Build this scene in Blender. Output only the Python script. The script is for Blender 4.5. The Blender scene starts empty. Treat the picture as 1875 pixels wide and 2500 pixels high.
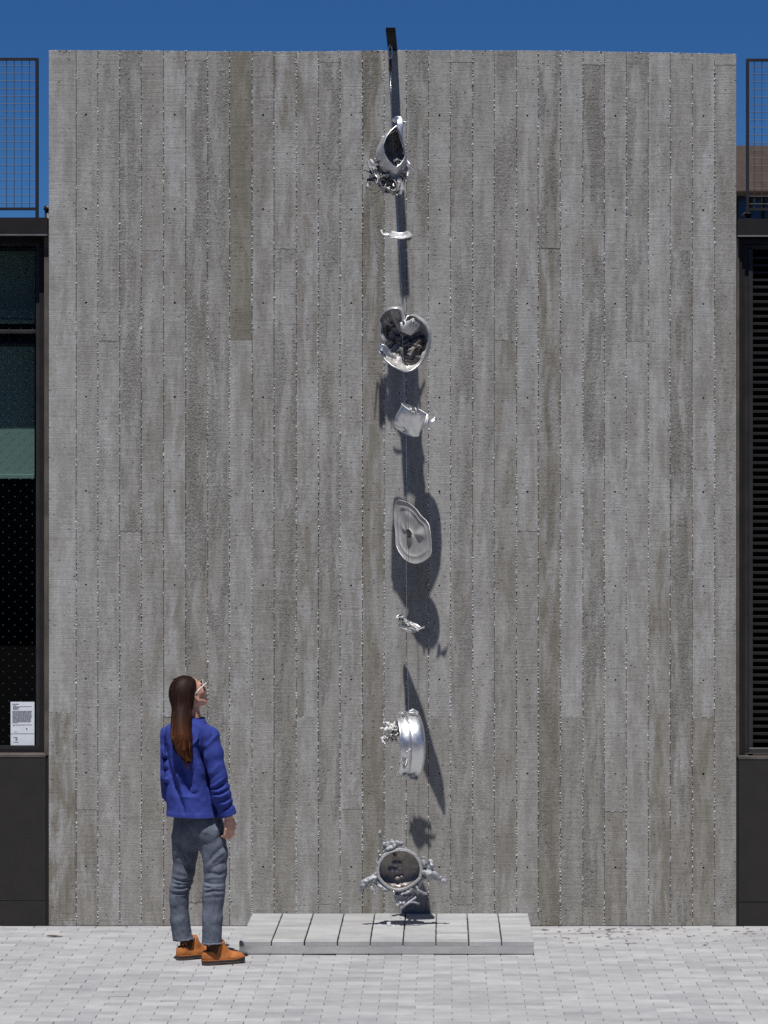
import bpy, math, random
import numpy as np
from mathutils import Vector, Matrix

# ------------------------------------------------------------------ camera
F_PX, X_V, Y_H, CAM_H, CAM_D = 7250.0, 1080.0, 1250.0, 2.69, 19.3   # photo pixels (1875 x 2500)
scene = bpy.context.scene
cam_data = bpy.data.cameras.new("camera")
cam = bpy.data.objects.new("camera", cam_data)
scene.collection.objects.link(cam)
cam.location = (0, -CAM_D, CAM_H)
cam.rotation_euler = (math.radians(90), 0, 0)
cam_data.sensor_fit = 'VERTICAL'
cam_data.sensor_height = 36.0
cam_data.sensor_width = 27.0
cam_data.lens = F_PX / 2500.0 * 36.0
cam_data.shift_x = (937.5 - X_V) / 2500.0
cam_data.shift_y = 0.0
cam_data.clip_start = 0.5
cam_data.clip_end = 3000
cam_data.dof.use_dof = True
cam_data.dof.focus_distance = 18.6
cam_data.dof.aperture_fstop = 6.3
scene.camera = cam
scene.render.resolution_x, scene.render.resolution_y = 768, 1024

# ------------------------------------------------------------------ sky, sun, exposure
SUN_EL, SUN_AZ = math.radians(66.0), math.radians(6.5)     # azimuth: left of straight behind the camera
world = bpy.data.worlds.new("World")
scene.world = world
world.use_nodes = True
wn = world.node_tree.nodes
wl = world.node_tree.links
bg = wn["Background"]
sky = wn.new("ShaderNodeTexSky")
sky.sky_type = 'NISHITA'
sky.sun_disc = False
sky.sun_elevation = SUN_EL
sky.sun_rotation = math.pi + SUN_AZ
sky.altitude = 2500
sky.air_density = 0.9
sky.dust_density = 0.0
sky.ozone_density = 4.0
pol = wn.new("ShaderNodeMix")                      # the deep, polarised blue of the whole sky
pol.data_type = 'RGBA'; pol.blend_type = 'MULTIPLY'
pol.inputs[0].default_value = 1.0
pol.inputs[7].default_value = (0.30, 0.62, 0.985, 1.0)
wl.new(sky.outputs[0], pol.inputs[6])
wl.new(pol.outputs[2], bg.inputs[0])
bg.inputs[1].default_value = 0.055
sun_d = bpy.data.lights.new("sun", 'SUN')
sun_d.energy = 5.0
sun_d.angle = math.radians(0.55)
sun_d.color = (1.0, 0.97, 0.925)
sun = bpy.data.objects.new("sun", sun_d)
scene.collection.objects.link(sun)
to_sun = Vector((-math.sin(SUN_AZ) * math.cos(SUN_EL), -math.cos(SUN_AZ) * math.cos(SUN_EL), math.sin(SUN_EL)))
sun.rotation_euler = to_sun.to_track_quat('Z', 'Y').to_euler()
sun.location = to_sun * 60
scene.view_settings.view_transform = 'Standard'
scene.view_settings.look = 'None'
scene.view_settings.exposure = 0.0
scene.view_settings.gamma = 1.0
scene.view_settings.use_curve_mapping = False
scene.render.engine = 'CYCLES'
scene.cycles.use_denoising = False
scene.cycles.max_bounces = 8
scene.cycles.transparent_max_bounces = 12
scene.cycles.caustics_reflective = False
scene.cycles.caustics_refractive = False

# ------------------------------------------------------------------ helpers
COL = scene.collection
rng = random.Random(7)
nrng = np.random.default_rng(11)


def W(x, y, Y=0.0):
    """photo pixel + depth plane Y (wall face is Y=0, towards the camera is negative) -> world point"""
    d = CAM_D + Y
    return Vector(((x - X_V) * d / F_PX, Y, CAM_H + (Y_H - y) * d / F_PX))


def tag(o, label=None, cat=None, group=None, kind=None):
    if label: o["label"] = label
    if cat: o["category"] = cat
    if group: o["group"] = group
    if kind: o["kind"] = kind
    return o


def empty(name, loc=(0, 0, 0), label=None, cat=None, group=None):
    o = bpy.data.objects.new(name, None)
    o.empty_display_size = 0.1
    o.location = loc
    COL.objects.link(o)
    return tag(o, label, cat, group)


def attach(o, parent):
    """parent o, whose data is in world coordinates"""
    if parent is not None:
        o.parent = parent
        o.matrix_parent_inverse = Matrix.Translation(-world_loc(parent))
    return o


def world_loc(o):
    v = Vector(o.location)
    p = o.parent
    if p is not None:
        v = v + world_loc(p) + o.matrix_parent_inverse.translation
    return v


def mesh_obj(name, verts, faces, mat=None, parent=None, smooth=False, loc=None):
    me = bpy.data.meshes.new(name)
    me.from_pydata([tuple(v) for v in verts], [], faces)
    me.update()
    if smooth:
        me.polygons.foreach_set("use_smooth", [True] * len(me.polygons))
    if mat: me.materials.append(mat)
    o = bpy.data.objects.new(name, me)
    COL.objects.link(o)
    if loc is not None: o.location = loc
    return attach(o, parent)


class MB:
    """collects boxes, tubes, prisms and so on into one mesh"""
    def __init__(self):
        self.v, self.f = [], []

    def add(self, v, f):
        n = len(self.v)
        self.v += [tuple(p) for p in v]
        self.f += [tuple(i + n for i in q) for q in f]
        return self

    def box(self, a, b):
        x0, x1 = sorted((a[0], b[0])); y0, y1 = sorted((a[1], b[1])); z0, z1 = sorted((a[2], b[2]))
        v = [(x0, y0, z0), (x1, y0, z0), (x1, y1, z0), (x0, y1, z0), (x0, y0, z1), (x1, y0, z1), (x1, y1, z1), (x0, y1, z1)]
        return self.add(v, [(0, 3, 2, 1), (4, 5, 6, 7), (0, 1, 5, 4), (1, 2, 6, 5), (2, 3, 7, 6), (3, 0, 4, 7)])

    def bevel_box(self, a, b, c):
        """box with chamfered edges on all twelve edges"""
        x0, x1 = sorted((a[0], b[0])); y0, y1 = sorted((a[1], b[1])); z0, z1 = sorted((a[2], b[2]))
        import itertools
        v, idx = [], {}
        for sx, sy, sz in itertools.product((0, 1), repeat=3):
            X = (x0, x1)[sx]; Y = (y0, y1)[sy]; Z = (z0, z1)[sz]
            ix = X + (c if not sx else -c); iy = Y + (c if not sy else -c); iz = Z + (c if not sz else -c)
            for ax, p in ((0, (X, iy, iz)), (1, (ix, Y, iz)), (2, (ix, iy, Z))):
                idx[(sx, sy, sz, ax)] = len(v); v.append(p)
        f = []
        g = lambda s, ax: idx[(s[0], s[1], s[2], ax)]
        for ax in range(3):
            o1, o2 = (ax + 1) % 3, (ax + 2) % 3
            for s in (0, 1):
                q = []
                for u, w in ((0, 0), (1, 0), (1, 1), (0, 1)):
                    c3 = [0, 0, 0]; c3[ax] = s; c3[o1] = u; c3[o2] = w
                    q.append(g(c3, ax))
                f.append(tuple(q) if s else tuple(reversed(q)))
        for ax in range(3):
            o1, o2 = (ax + 1) % 3, (ax + 2) % 3
            for u in (0, 1):
                for w in (0, 1):
                    c0 = [0, 0, 0]; c1 = [0, 0, 0]
                    c0[o1] = c1[o1] = u; c0[o2] = c1[o2] = w; c1[ax] = 1
                    q = (g(c0, o1), g(c1, o1), g(c1, o2), g(c0, o2))
                    f.append(q if (u + w) % 2 == 1 else tuple(reversed(q)))
        for s in itertools.product((0, 1), repeat=3):
            q = (g(s, 0), g(s, 1), g(s, 2))
            f.append(q if sum(s) % 2 == 1 else tuple(reversed(q)))
        return self.add(v, f)

    def tube(self, pts, r, n=8, cap=True):
        pts = [Vector(p) for p in pts]
        rs = r if isinstance(r, (list, tuple)) else [r] * len(pts)
        rings, up = [], None
        for i, p in enumerate(pts):
            t = (pts[min(i + 1, len(pts) - 1)] - pts[max(i - 1, 0)]).normalized()
            if up is None:
                up = Vector((0, 0, 1)) if abs(t.z) < 0.9 else Vector((1, 0, 0))
            s = t.cross(up).normalized(); up = s.cross(t).normalized()
            rings.append([p + (s * math.cos(k * 2 * math.pi / n) + up * math.sin(k * 2 * math.pi / n)) * rs[i] for k in range(n)])
        return self.loft(rings, True, cap)

    def loft(self, rings, closed=True, cap=False):
        n = len(rings[0]); v = [p for r in rings for p in r]; f = []
        for i in range(len(rings) - 1):
            for k in range(n if closed else n - 1):
                a, b = i * n + k, i * n + (k + 1) % n
                f.append((a, b, b + n, a + n))
        if cap and closed:
            f.append(tuple(reversed(range(n))))
            f.append(tuple(range((len(rings) - 1) * n, len(rings) * n)))
        return self.add(v, f)

    def build(self, name, mat=None, parent=None, smooth=False):
        return mesh_obj(name, self.v, self.f, mat, parent, smooth)


def smooth_by_angle(o, deg=40):
    try:
        o.data.set_sharp_from_angle(angle=math.radians(deg))
    except Exception:
        pass
    return o

# ------------------------------------------------------------------ distance-field mesher (surface nets)


class Vol:
    def __init__(self, lo, hi, h):
        self.h = h; self.lo = np.array(lo, float)
        self.n = np.maximum(((np.array(hi) - self.lo) / h).astype(int) + 1, 2)
        self.ax = [self.lo[i] + h * np.arange(self.n[i]) for i in range(3)]
        self.v = np.full(tuple(self.n), 0.2, np.float32)

    def grid(self, s=(slice(None),) * 3):
        return (self.ax[0][s[0]].astype(np.float32)[:, None, None], self.ax[1][s[1]].astype(np.float32)[None, :, None],
                self.ax[2][s[2]].astype(np.float32)[None, None, :])

    def sl(self, lo, hi):
        a = np.clip(((np.array(lo) - self.lo) / self.h).astype(int), 0, self.n)
        b = np.clip(((np.array(hi) - self.lo) / self.h).astype(int) + 2, 0, self.n)
        return tuple(slice(int(a[i]), int(max(b[i], a[i]))) for i in range(3))

    def put(self, fn, lo, hi, k=0.0, mode='add'):
        m = k + 3 * self.h + 0.012
        s = self.sl(np.array(lo) - m, np.array(hi) + m)
        if any(t.stop <= t.start for t in s): return
        d = fn(*self.grid(s)); o = self.v[s]
        if mode == 'sub': d = -d
        if k > 0:
            hh = np.clip(0.5 + 0.5 * (o - d) / k, 0, 1) if mode == 'add' else np.clip(0.5 - 0.5 * (o - d) / k, 0, 1)
            r = o + (d - o) * hh + (-k if mode == 'add' else k) * hh * (1 - hh)
        else:
            r = np.minimum(o, d) if mode == 'add' else np.maximum(o, d)
        self.v[s] = r

    def cap(self, a, b, ra, rb, k=0.0, mode='add'):
        a = np.array(a, float); b = np.array(b, float); ba = b - a; L = float(ba @ ba) + 1e-12

        def fn(X, Y, Z):
            t = np.clip(((X - a[0]) * ba[0] + (Y - a[1]) * ba[1] + (Z - a[2]) * ba[2]) / L, 0, 1)
            return np.sqrt((X - a[0] - t * ba[0]) ** 2 + (Y - a[1] - t * ba[1]) ** 2 + (Z - a[2] - t * ba[2]) ** 2) - (ra + t * (rb - ra))
        r = max(ra, rb)
        self.put(fn, np.minimum(a, b) - r, np.maximum(a, b) + r, k, mode)

    def chain(self, pts, rs, k=0.0, mode='add'):
        for i in range(len(pts) - 1):
            self.cap(pts[i], pts[i + 1], rs[i], rs[i + 1], k, mode)

    def ell(self, c, axes, r, k=0.0, mode='add'):
        c = np.array(c, float); A = np.array(axes, float); r = np.array(r, float)

        def fn(X, Y, Z):
            q = [((X - c[0]) * A[i][0] + (Y - c[1]) * A[i][1] + (Z - c[2]) * A[i][2]) for i in range(3)]
            k0 = np.sqrt(sum((q[i] / r[i]) ** 2 for i in range(3)))
            k1 = np.sqrt(sum((q[i] / r[i] ** 2) ** 2 for i in range(3))) + 1e-6
            return k0 * (k0 - 1) / k1
        e = np.max(r)
        self.put(fn, c - e, c + e, k, mode)

    def cut(self, p, n):
        """keep the side the normal n points away from"""
        p = np.array(p, float); n = np.array(n, float) / np.linalg.norm(n)
        X, Y, Z = self.grid()
        self.v = np.maximum(self.v, ((X - p[0]) * n[0] + (Y - p[1]) * n[1] + (Z - p[2]) * n[2]).astype(np.float32))

    def mesh(self, name, mat=None, parent=None):
        v = self.v; h = self.h
        s = v < 0
        act = np.zeros(tuple(self.n - 1), bool); allin = np.ones(tuple(self.n - 1), bool)
        cs = [(i, j, k) for i in (0, 1) for j in (0, 1) for k in (0, 1)]
        N = self.n - 1
        for (i, j, k) in cs:
            c = s[i:i + N[0], j:j + N[1], k:k + N[2]]
            act |= c; allin &= c
        act &= ~allin
        I = np.argwhere(act)
        pos = np.zeros((len(I), 3)); cnt = np.zeros(len(I))
        for a in cs:
            for ax in range(3):
                if a[ax] == 1: continue
                b = list(a); b[ax] = 1
                va = v[I[:, 0] + a[0], I[:, 1] + a[1], I[:, 2] + a[2]]
                vb = v[I[:, 0] + b[0], I[:, 1] + b[1], I[:, 2] + b[2]]
                x = (va < 0) != (vb < 0)
                t = np.where(x, va / np.where(va == vb, 1, va - vb), 0)
                pt = np.tile(np.array(a, float), (len(I), 1)); pt[:, ax] += t
                pos += pt * x[:, None]; cnt += x
        verts = (I + pos / np.maximum(cnt, 1)[:, None]) * h + self.lo
        ids = np.full(tuple(N), -1, np.int64); ids[I[:, 0], I[:, 1], I[:, 2]] = np.arange(len(I))
        quads = []
        for ax in range(3):
            o1, o2 = (ax + 1) % 3, (ax + 2) % 3
            sa = [slice(None)] * 3; sb = [slice(None)] * 3
            sa[ax] = slice(0, -1); sb[ax] = slice(1, None)
            for o in (o1, o2):
                sa[o] = slice(1, -1); sb[o] = slice(1, -1)
            A = s[tuple(sa)]; B = s[tuple(sb)]
            e = np.argwhere(A != B)
            if not len(e): continue
            flip = A[e[:, 0], e[:, 1], e[:, 2]]
            e = e.copy(); e[:, o1] += 1; e[:, o2] += 1
            def cid(d1, d2):
                q = e.copy(); q[:, o1] -= d1; q[:, o2] -= d2
                return ids[q[:, 0], q[:, 1], q[:, 2]]
            q = np.stack([cid(1, 1), cid(0, 1), cid(0, 0), cid(1, 0)], 1)
            q[~flip] = q[~flip][:, ::-1]
            quads.append(q)
        quads = np.concatenate(quads)
        quads = quads[(quads >= 0).all(1)]
        me = bpy.data.meshes.new(name)
        me.vertices.add(len(verts)); me.vertices.foreach_set("co", verts.astype(np.float32).ravel())
        me.loops.add(len(quads) * 4); me.loops.foreach_set("vertex_index", quads.astype(np.int32).ravel())
        me.polygons.add(len(quads))
        me.polygons.foreach_set("loop_start", np.arange(0, len(quads) * 4, 4, dtype=np.int32))
        me.polygons.foreach_set("use_smooth", np.ones(len(quads), bool))
        me.update(calc_edges=True); me.validate()
        if mat: me.materials.append(mat)
        o = bpy.data.objects.new(name, me); COL.objects.link(o)
        return attach(o, parent)


_lat = nrng.random((64, 64, 64)).astype(np.float32)


def vnoise(X, Y, Z, sc):
    """value noise in -1..1 on broadcastable arrays"""
    X, Y, Z = np.broadcast_arrays(np.asarray(X) * sc, np.asarray(Y) * sc, np.asarray(Z) * sc)
    i, j, k = np.floor(X).astype(int), np.floor(Y).astype(int), np.floor(Z).astype(int)
    fx, fy, fz = X - i, Y - j, Z - k
    fx = fx * fx * (3 - 2 * fx); fy = fy * fy * (3 - 2 * fy); fz = fz * fz * (3 - 2 * fz)
    r = 0
    for a in (0, 1):
        for b in (0, 1):
            for c in (0, 1):
                w = (fx if a else 1 - fx) * (fy if b else 1 - fy) * (fz if c else 1 - fz)
                r = r + w * _lat[(i + a) % 64, (j + b) % 64, (k + c) % 64]
    return r * 2 - 1

# ------------------------------------------------------------------ materials


class NT:
    """small node-tree writer"""
    def __init__(self, name):
        self.m = bpy.data.materials.new(name); self.m.use_nodes = True
        self.t = self.m.node_tree; self.n = self.t.nodes; self.l = self.t.links
        self.p = self.n["Principled BSDF"]; self.out = self.n["Material Output"]

    def new(self, kind, **kw):
        n = self.n.new(kind)
        for k, v in kw.items(): setattr(n, k, v)
        return n

    def put(self, sock, val):
        if hasattr(val, "is_output") or isinstance(val, bpy.types.NodeSocket): self.l.new(val, sock)
        else:
            if isinstance(val, (tuple, list)) and len(val) == 3 and sock.type == 'RGBA': val = (*val, 1)
            sock.default_value = val
        return self

    def set(self, **kw):
        for k, v in kw.items(): self.put(self.p.inputs[k.replace("_", " ")], v)
        return self

    def math(self, op, a, b=0.0, c=None, clamp=False):
        n = self.new("ShaderNodeMath", operation=op, use_clamp=clamp)
        self.put(n.inputs[0], a); self.put(n.inputs[1], b)
        if c is not None: self.put(n.inputs[2], c)
        return n.outputs[0]

    def mix(self, fac, a, b, mode='MIX'):
        n = self.new("ShaderNodeMix", data_type='RGBA', blend_type=mode)
        self.put(n.inputs[0], fac); self.put(n.inputs[6], a); self.put(n.inputs[7], b)
        return n.outputs[2]

    def co(self, kind="Object"):
        return self.new("ShaderNodeTexCoord").outputs[kind]

    def scale(self, v, s, off=None):
        n = self.new("ShaderNodeVectorMath", operation='MULTIPLY')
        self.put(n.inputs[0], v); n.inputs[1].default_value = s
        return n.outputs[0]

    def vadd(self, a, b):
        n = self.new("ShaderNodeVectorMath", operation='ADD')
        self.put(n.inputs[0], a); self.put(n.inputs[1], b)
        return n.outputs[0]

    def noise(self, v, s=5.0, d=3.0, r=0.55, dist=0.0):
        n = self.new("ShaderNodeTexNoise")
        self.put(n.inputs["Vector"], v); self.put(n.inputs["Scale"], s); n.inputs["Detail"].default_value = d
        n.inputs["Roughness"].default_value = r; n.inputs["Distortion"].default_value = dist
        return n.outputs[0]

    def voro(self, v, s, feature='F1', out="Distance", rnd=1.0):
        n = self.new("ShaderNodeTexVoronoi", feature=feature)
        self.put(n.inputs["Vector"], v); n.inputs["Scale"].default_value = s
        n.inputs["Randomness"].default_value = rnd
        return n.outputs[out]

    def ramp(self, v, lo, hi, a=0.0, b=1.0, smooth=True):
        n = self.new("ShaderNodeMapRange", interpolation_type='SMOOTHSTEP' if smooth else 'LINEAR')
        self.put(n.inputs[0], v); self.put(n.inputs[1], lo); self.put(n.inputs[2], hi)
        self.put(n.inputs[3], a); self.put(n.inputs[4], b)
        return n.outputs[0]

    def bump(self, h, dist=0.003, strength=1.0):
        n = self.new("ShaderNodeBump")
        self.put(n.inputs["Height"], h); n.inputs["Distance"].default_value = dist; self.put(n.inputs["Strength"], strength)
        self.l.new(n.outputs[0], self.p.inputs["Normal"])
        return self


def plain(name, col, rough=0.6, metal=0.0, bump=None, var=0.12, vs=8.0, spec=0.5):
    t = NT(name); c = t.co("Object")
    n = t.noise(c, vs, 4)
    f = t.ramp(n, 0.3, 0.7, 1 - var, 1 + var)
    rgb = t.new("ShaderNodeRGB"); rgb.outputs[0].default_value = (*col, 1)
    mm = t.new("ShaderNodeVectorMath", operation='SCALE')
    t.put(mm.inputs[0], rgb.outputs[0]); t.put(mm.inputs["Scale"], f)
    t.put(t.p.inputs["Base Color"], mm.outputs[0])
    t.set(Roughness=rough, Metallic=metal)
    t.p.inputs["Specular IOR Level"].default_value = spec
    if bump: t.bump(t.noise(c, bump[0], 3), bump[1])
    return t.m


def mat_concrete():
    t = NT("board_formed_concrete")
    oi = t.new("ShaderNodeObjectInfo")
    sep = t.new("ShaderNodeSeparateColor"); t.l.new(oi.outputs["Color"], sep.inputs[0])
    brown, rough, light = sep.outputs[0], sep.outputs[1], sep.outputs[2]
    off = t.new("ShaderNodeCombineXYZ")
    t.put(off.inputs[0], t.math('MULTIPLY', oi.outputs["Random"], 37.0))
    t.put(off.inputs[1], t.math('MULTIPLY', oi.outputs["Random"], 13.0))
    t.put(off.inputs[2], t.math('MULTIPLY', oi.outputs["Random"], 91.0))
    c = t.vadd(t.co("Object"), off.outputs[0])
    grain = t.noise(t.scale(c, (34, 8, 0.9)), 1.0, 4, 0.6, 0.25)        # wood grain running up the board
    fine = t.noise(t.scale(c, (150, 30, 3.0)), 1.0, 2, 0.5)
    stain = t.noise(t.scale(c, (11, 11, 1.5)), 1.0, 5, 0.62, 0.5)        # long vertical stains
    cloud = t.noise(t.scale(c, (14, 14, 5)), 1.0, 4, 0.6)
    saw = t.noise(t.scale(c, (5, 5, 130)), 1.0, 2, 0.6)                 # saw marks across the board
    saw2 = t.noise(t.scale(c, (1.2, 5, 38)), 1.0, 3, 0.7)
    crumb = t.noise(t.scale(c, (62, 62, 44)), 1.0, 4, 0.62, 0.9)        # torn, open surface
    zone = t.ramp(t.noise(t.scale(c, (15, 15, 2.2)), 1.0, 3), 0.42, 0.60)
    rmask = t.math('MULTIPLY', rough, zone)
    vd = t.voro(t.scale(c, (1, 1, 0.8)), 31.0)
    vc = t.voro(t.scale(c, (1, 1, 0.8)), 31.0, out="Color")
    vs = t.new("ShaderNodeSeparateColor"); t.l.new(vc, vs.inputs[0])
    keep = t.ramp(vs.outputs[0], 0.78, 0.80)
    pit = t.math('MULTIPLY', t.ramp(vd, 0.09, 0.20, 1.0, 0.0), keep)    # bug holes
    vd2 = t.voro(c, 120.0)
    vc2 = t.voro(c, 120.0, out="Color")
    vs2 = t.new("ShaderNodeSeparateColor"); t.l.new(vc2, vs2.inputs[0])
    pit2 = t.math('MULTIPLY', t.ramp(vd2, 0.2, 0.42, 1.0, 0.0), t.ramp(vs2.outputs[1], 0.80, 0.86))
    mott = t.noise(t.scale(c, (70, 70, 55)), 1.0, 3, 0.65)
    hgt = t.math('MULTIPLY', grain, 0.28)
    hgt = t.math('ADD', hgt, t.math('MULTIPLY', fine, 0.10))
    hgt = t.math('ADD', hgt, t.math('MULTIPLY', saw, 0.20))
    hgt = t.math('ADD', hgt, t.math('MULTIPLY', mott, 0.22))
    hgt = t.math('ADD', hgt, t.math('MULTIPLY', saw2, 0.22))
    hgt = t.math('ADD', hgt, t.math('MULTIPLY', t.math('MULTIPLY', crumb, rmask), 1.6))
    hgt = t.math('SUBTRACT', hgt, t.math('MULTIPLY', pit, 1.8))
    hgt = t.math('SUBTRACT', hgt, t.math('MULTIPLY', pit2, t.math('ADD', 0.25, t.math('MULTIPLY', rmask, 0.5))))
    t.bump(hgt, 0.0085, 0.9)
    blot = t.noise(t.scale(c, (14, 14, 3.6)), 1.0, 5, 0.66, 0.3)
    base = t.mix(t.ramp(cloud, 0.3, 0.75), (0.266, 0.261, 0.252), (0.342, 0.337, 0.327))
    gp = t.new("ShaderNodeNewGeometry"); gz = t.new("ShaderNodeSeparateXYZ"); t.l.new(gp.outputs["Position"], gz.inputs[0])
    damp = t.ramp(gz.outputs[2], 3.6, 0.2, 0.0, 0.13)                  # browner towards the splash zone
    sm = t.math('MULTIPLY', t.ramp(t.math('ADD', t.math('ADD', stain, damp), t.math('MULTIPLY', t.ramp(brown, 0.85, 1.0), 0.22)), 0.38, 0.62), t.math('MULTIPLY', brown, 1.3), clamp=True)
    base = t.mix(sm, base, t.mix(t.ramp(blot, 0.35, 0.65), (0.165, 0.150, 0.126), (0.215, 0.200, 0.175)))
    lt = t.math('MULTIPLY', t.math('ADD', t.math('MULTIPLY', t.ramp(blot, 0.42, 0.66), 0.75), t.math('MULTIPLY', t.ramp(grain, 0.48, 0.72), 0.35)), t.math('ADD', light, 0.12), clamp=True)
    base = t.mix(t.math('MULTIPLY', lt, 0.46), base, (0.44, 0.452, 0.475))
    base = t.mix(t.math('MULTIPLY', rmask, 0.42), base, (0.165, 0.157, 0.143))
    lin = t.math('MULTIPLY', t.ramp(saw2, 0.28, 0.5, 0.93, 1.03), t.ramp(mott, 0.3, 0.7, 0.89, 1.10))
    sc = t.new("ShaderNodeVectorMath", operation='SCALE'); t.put(sc.inputs[0], base); t.put(sc.inputs["Scale"], lin)
    t.set(Base_Color=sc.outputs[0], Roughness=0.9)
    t.p.inputs["Specular IOR Level"].default_value = 0.25
    return t.m


def mat_paver(name, c0, c1, tint, sc=1.0):
    t = NT(name)
    g = t.new("ShaderNodeNewGeometry"); oi = t.new("ShaderNodeObjectInfo")
    r = t.math('FRACT', t.math('ADD', g.outputs["Random Per Island"], t.math('MULTIPLY', oi.outputs["Random"], 7.31)))
    r2 = t.math('FRACT', t.math('MULTIPLY', r, 13.7))
    c = g.outputs["Position"]
    n = t.noise(c, 7.0, 4, 0.6); nf = t.noise(c, 210.0, 2); big = t.noise(c, 0.9, 2)
    streak = t.noise(t.scale(c, (3, 60, 3)), 1.0, 3, 0.6)
    a = t.mix(t.ramp(r, 0.0, 1.0, 0, 1, False), c0, c1)
    a = t.mix(t.math('MULTIPLY', t.ramp(r2, 0.7, 1.0), 0.7), a, tint)
    f = t.math('ADD', t.ramp(n, 0.25, 0.75, 0.9, 1.08), t.ramp(nf, 0.3, 0.7, -0.07, 0.07))
    f = t.math('ADD', f, t.ramp(streak, 0.3, 0.7, -0.05, 0.05))
    f = t.math('MULTIPLY', f, t.ramp(big, 0.3, 0.7, 0.95, 1.04))
    s = t.new("ShaderNodeVectorMath", operation='SCALE'); t.put(s.inputs[0], a); t.put(s.inputs["Scale"], f)
    t.set(Base_Color=s.outputs[0], Roughness=0.85)
    t.p.inputs["Specular IOR Level"].default_value = 0.3
    t.bump(t.noise(c, 260.0, 3), 0.0015, 0.6)
    return t.m


def mat_metal(name, col=(0.80, 0.81, 0.83), rough=0.24, bump=(9, 0.01), fine=(120, 0.0008), stain=0.0, dark=(0.1, 0.085, 0.07), metal=1.0, vr=0.1):
    t = NT(name); c = t.co("Object")
    n1 = t.noise(c, bump[0], 3, 0.5); n2 = t.noise(c, fine[0], 3)
    st = t.ramp(t.noise(c, 16.0, 4, 0.65), 0.42, 0.62)
    t.set(Base_Color=t.mix(t.math('MULTIPLY', st, stain), col, dark), Metallic=metal)
    t.put(t.p.inputs["Roughness"], t.ramp(t.noise(c, 25.0, 3), 0.3, 0.7, max(rough - vr, 0.05), rough + vr))
    h = t.math('ADD', n1, t.math('MULTIPLY', n2, fine[1] / bump[1]))
    t.bump(h, bump[1], 1.0)
    return t.m


def mat_glass(name, tint, rough=0.0, frit=None):
    """thin pane: fresnel mirror over tinted see-through; frit = dot pitch in metres"""
    t = NT(name)
    tr = t.new("ShaderNodeBsdfTransparent"); tr.inputs[0].default_value = (*tint, 1)
    gl = t.new("ShaderNodeBsdfGlossy"); gl.inputs["Roughness"].default_value = rough; gl.inputs[0].default_value = (1, 1, 1, 1)
    gg = t.new("ShaderNodeNewGeometry"); dt = t.new("ShaderNodeVectorMath", operation='DOT_PRODUCT')
    t.l.new(gg.outputs["Incoming"], dt.inputs[0]); t.l.new(gg.outputs["Normal"], dt.inputs[1])
    fr = t.math('ADD', 0.035, t.math('MULTIPLY', 0.965, t.math('POWER', t.math('SUBTRACT', 1.0, t.math('ABSOLUTE', dt.outputs["Value"])), 5.0)))
    mx = t.new("ShaderNodeMixShader"); t.l.new(fr, mx.inputs[0]); t.l.new(tr.outputs[0], mx.inputs[1]); t.l.new(gl.outputs[0], mx.inputs[2])
    last = mx.outputs[0]
    if frit:
        p, rad = frit
        sx = t.new("ShaderNodeSeparateXYZ"); t.l.new(t.co("Object"), sx.inputs[0])
        def lattice(o):
            u = t.math('SUBTRACT', t.math('FRACT', t.math('ADD', t.math('DIVIDE', sx.outputs[0], p), 100 + o)), 0.5)
            w = t.math('SUBTRACT', t.math('FRACT', t.math('ADD', t.math('DIVIDE', sx.outputs[2], p), 100 + o)), 0.5)
            return t.math('SQRT', t.math('ADD', t.math('MULTIPLY', u, u), t.math('MULTIPLY', w, w)))
        d = t.math('MINIMUM', lattice(0.0), lattice(0.5))
        msk = t.math('LESS_THAN', d, rad / p)
        df = t.new("ShaderNodeBsdfDiffuse"); df.inputs[0].default_value = (0.05, 0.055, 0.056, 1)
        m2 = t.new("ShaderNodeMixShader"); t.l.new(msk, m2.inputs[0]); t.l.new(last, m2.inputs[1]); t.l.new(df.outputs[0], m2.inputs[2])
        last = m2.outputs[0]
    t.n.remove(t.p)
    t.l.new(last, t.out.inputs[0])
    return t.m


M = {}
M['concrete'] = mat_concrete()
M['crumbs'] = plain("crumbled_concrete", (0.52, 0.52, 0.515), 0.9)
M['paver'] = mat_paver("grey_paver", (0.318, 0.319, 0.330), (0.395, 0.396, 0.402), (0.275, 0.272, 0.288))
M['plinth_paver'] = mat_paver("plinth_paver", (0.32, 0.325, 0.33), (0.40, 0.405, 0.41), (0.29, 0.285, 0.278))
M['glint_lip'] = plain("painted_glint_lip", (0.15, 0.138, 0.145), 0.4)  # paler colour stands in for sunlight caught on the drip edges
M['sand'] = plain("joint_sand", (0.28, 0.27, 0.255), 0.95, bump=(300, 0.001))
M['asphalt'] = plain("asphalt", (0.05, 0.05, 0.052), 0.95, bump=(180, 0.004), spec=0.1)
M['bronze'] = plain("dark_bronze_paint", (0.0125, 0.0105, 0.0115), 0.5, bump=(60, 0.0006), var=0.2, spec=0.35)
M['bronze_soft'] = plain("dark_bronze_frame", (0.026, 0.025, 0.026), 0.38, var=0.2)
M['bronze_brown'] = plain("brown_weathered_jamb", (0.075, 0.064, 0.054), 0.7, bump=(50, 0.001), var=0.3)
M['dark_panel'] = plain("charcoal_painted_render", (0.0118, 0.0098, 0.0100), 0.8, bump=(70, 0.0012), var=0.15)
M['mesh_steel'] = plain("fence_steel", (0.03, 0.028, 0.03), 0.45, metal=0.3)
M['galv'] = plain("wire_steel", (0.055, 0.052, 0.05), 0.6)
M['black'] = plain("black_interior", (0.006, 0.0065, 0.007), 0.9)
M['beam'] = plain("black_steel", (0.0035, 0.0035, 0.004), 0.6, spec=0.12)
M['stainless'] = mat_metal("brushed_stainless", (0.74, 0.74, 0.75), 0.27, (3, 0.003), (40, 0.00005), vr=0.03)
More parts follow.
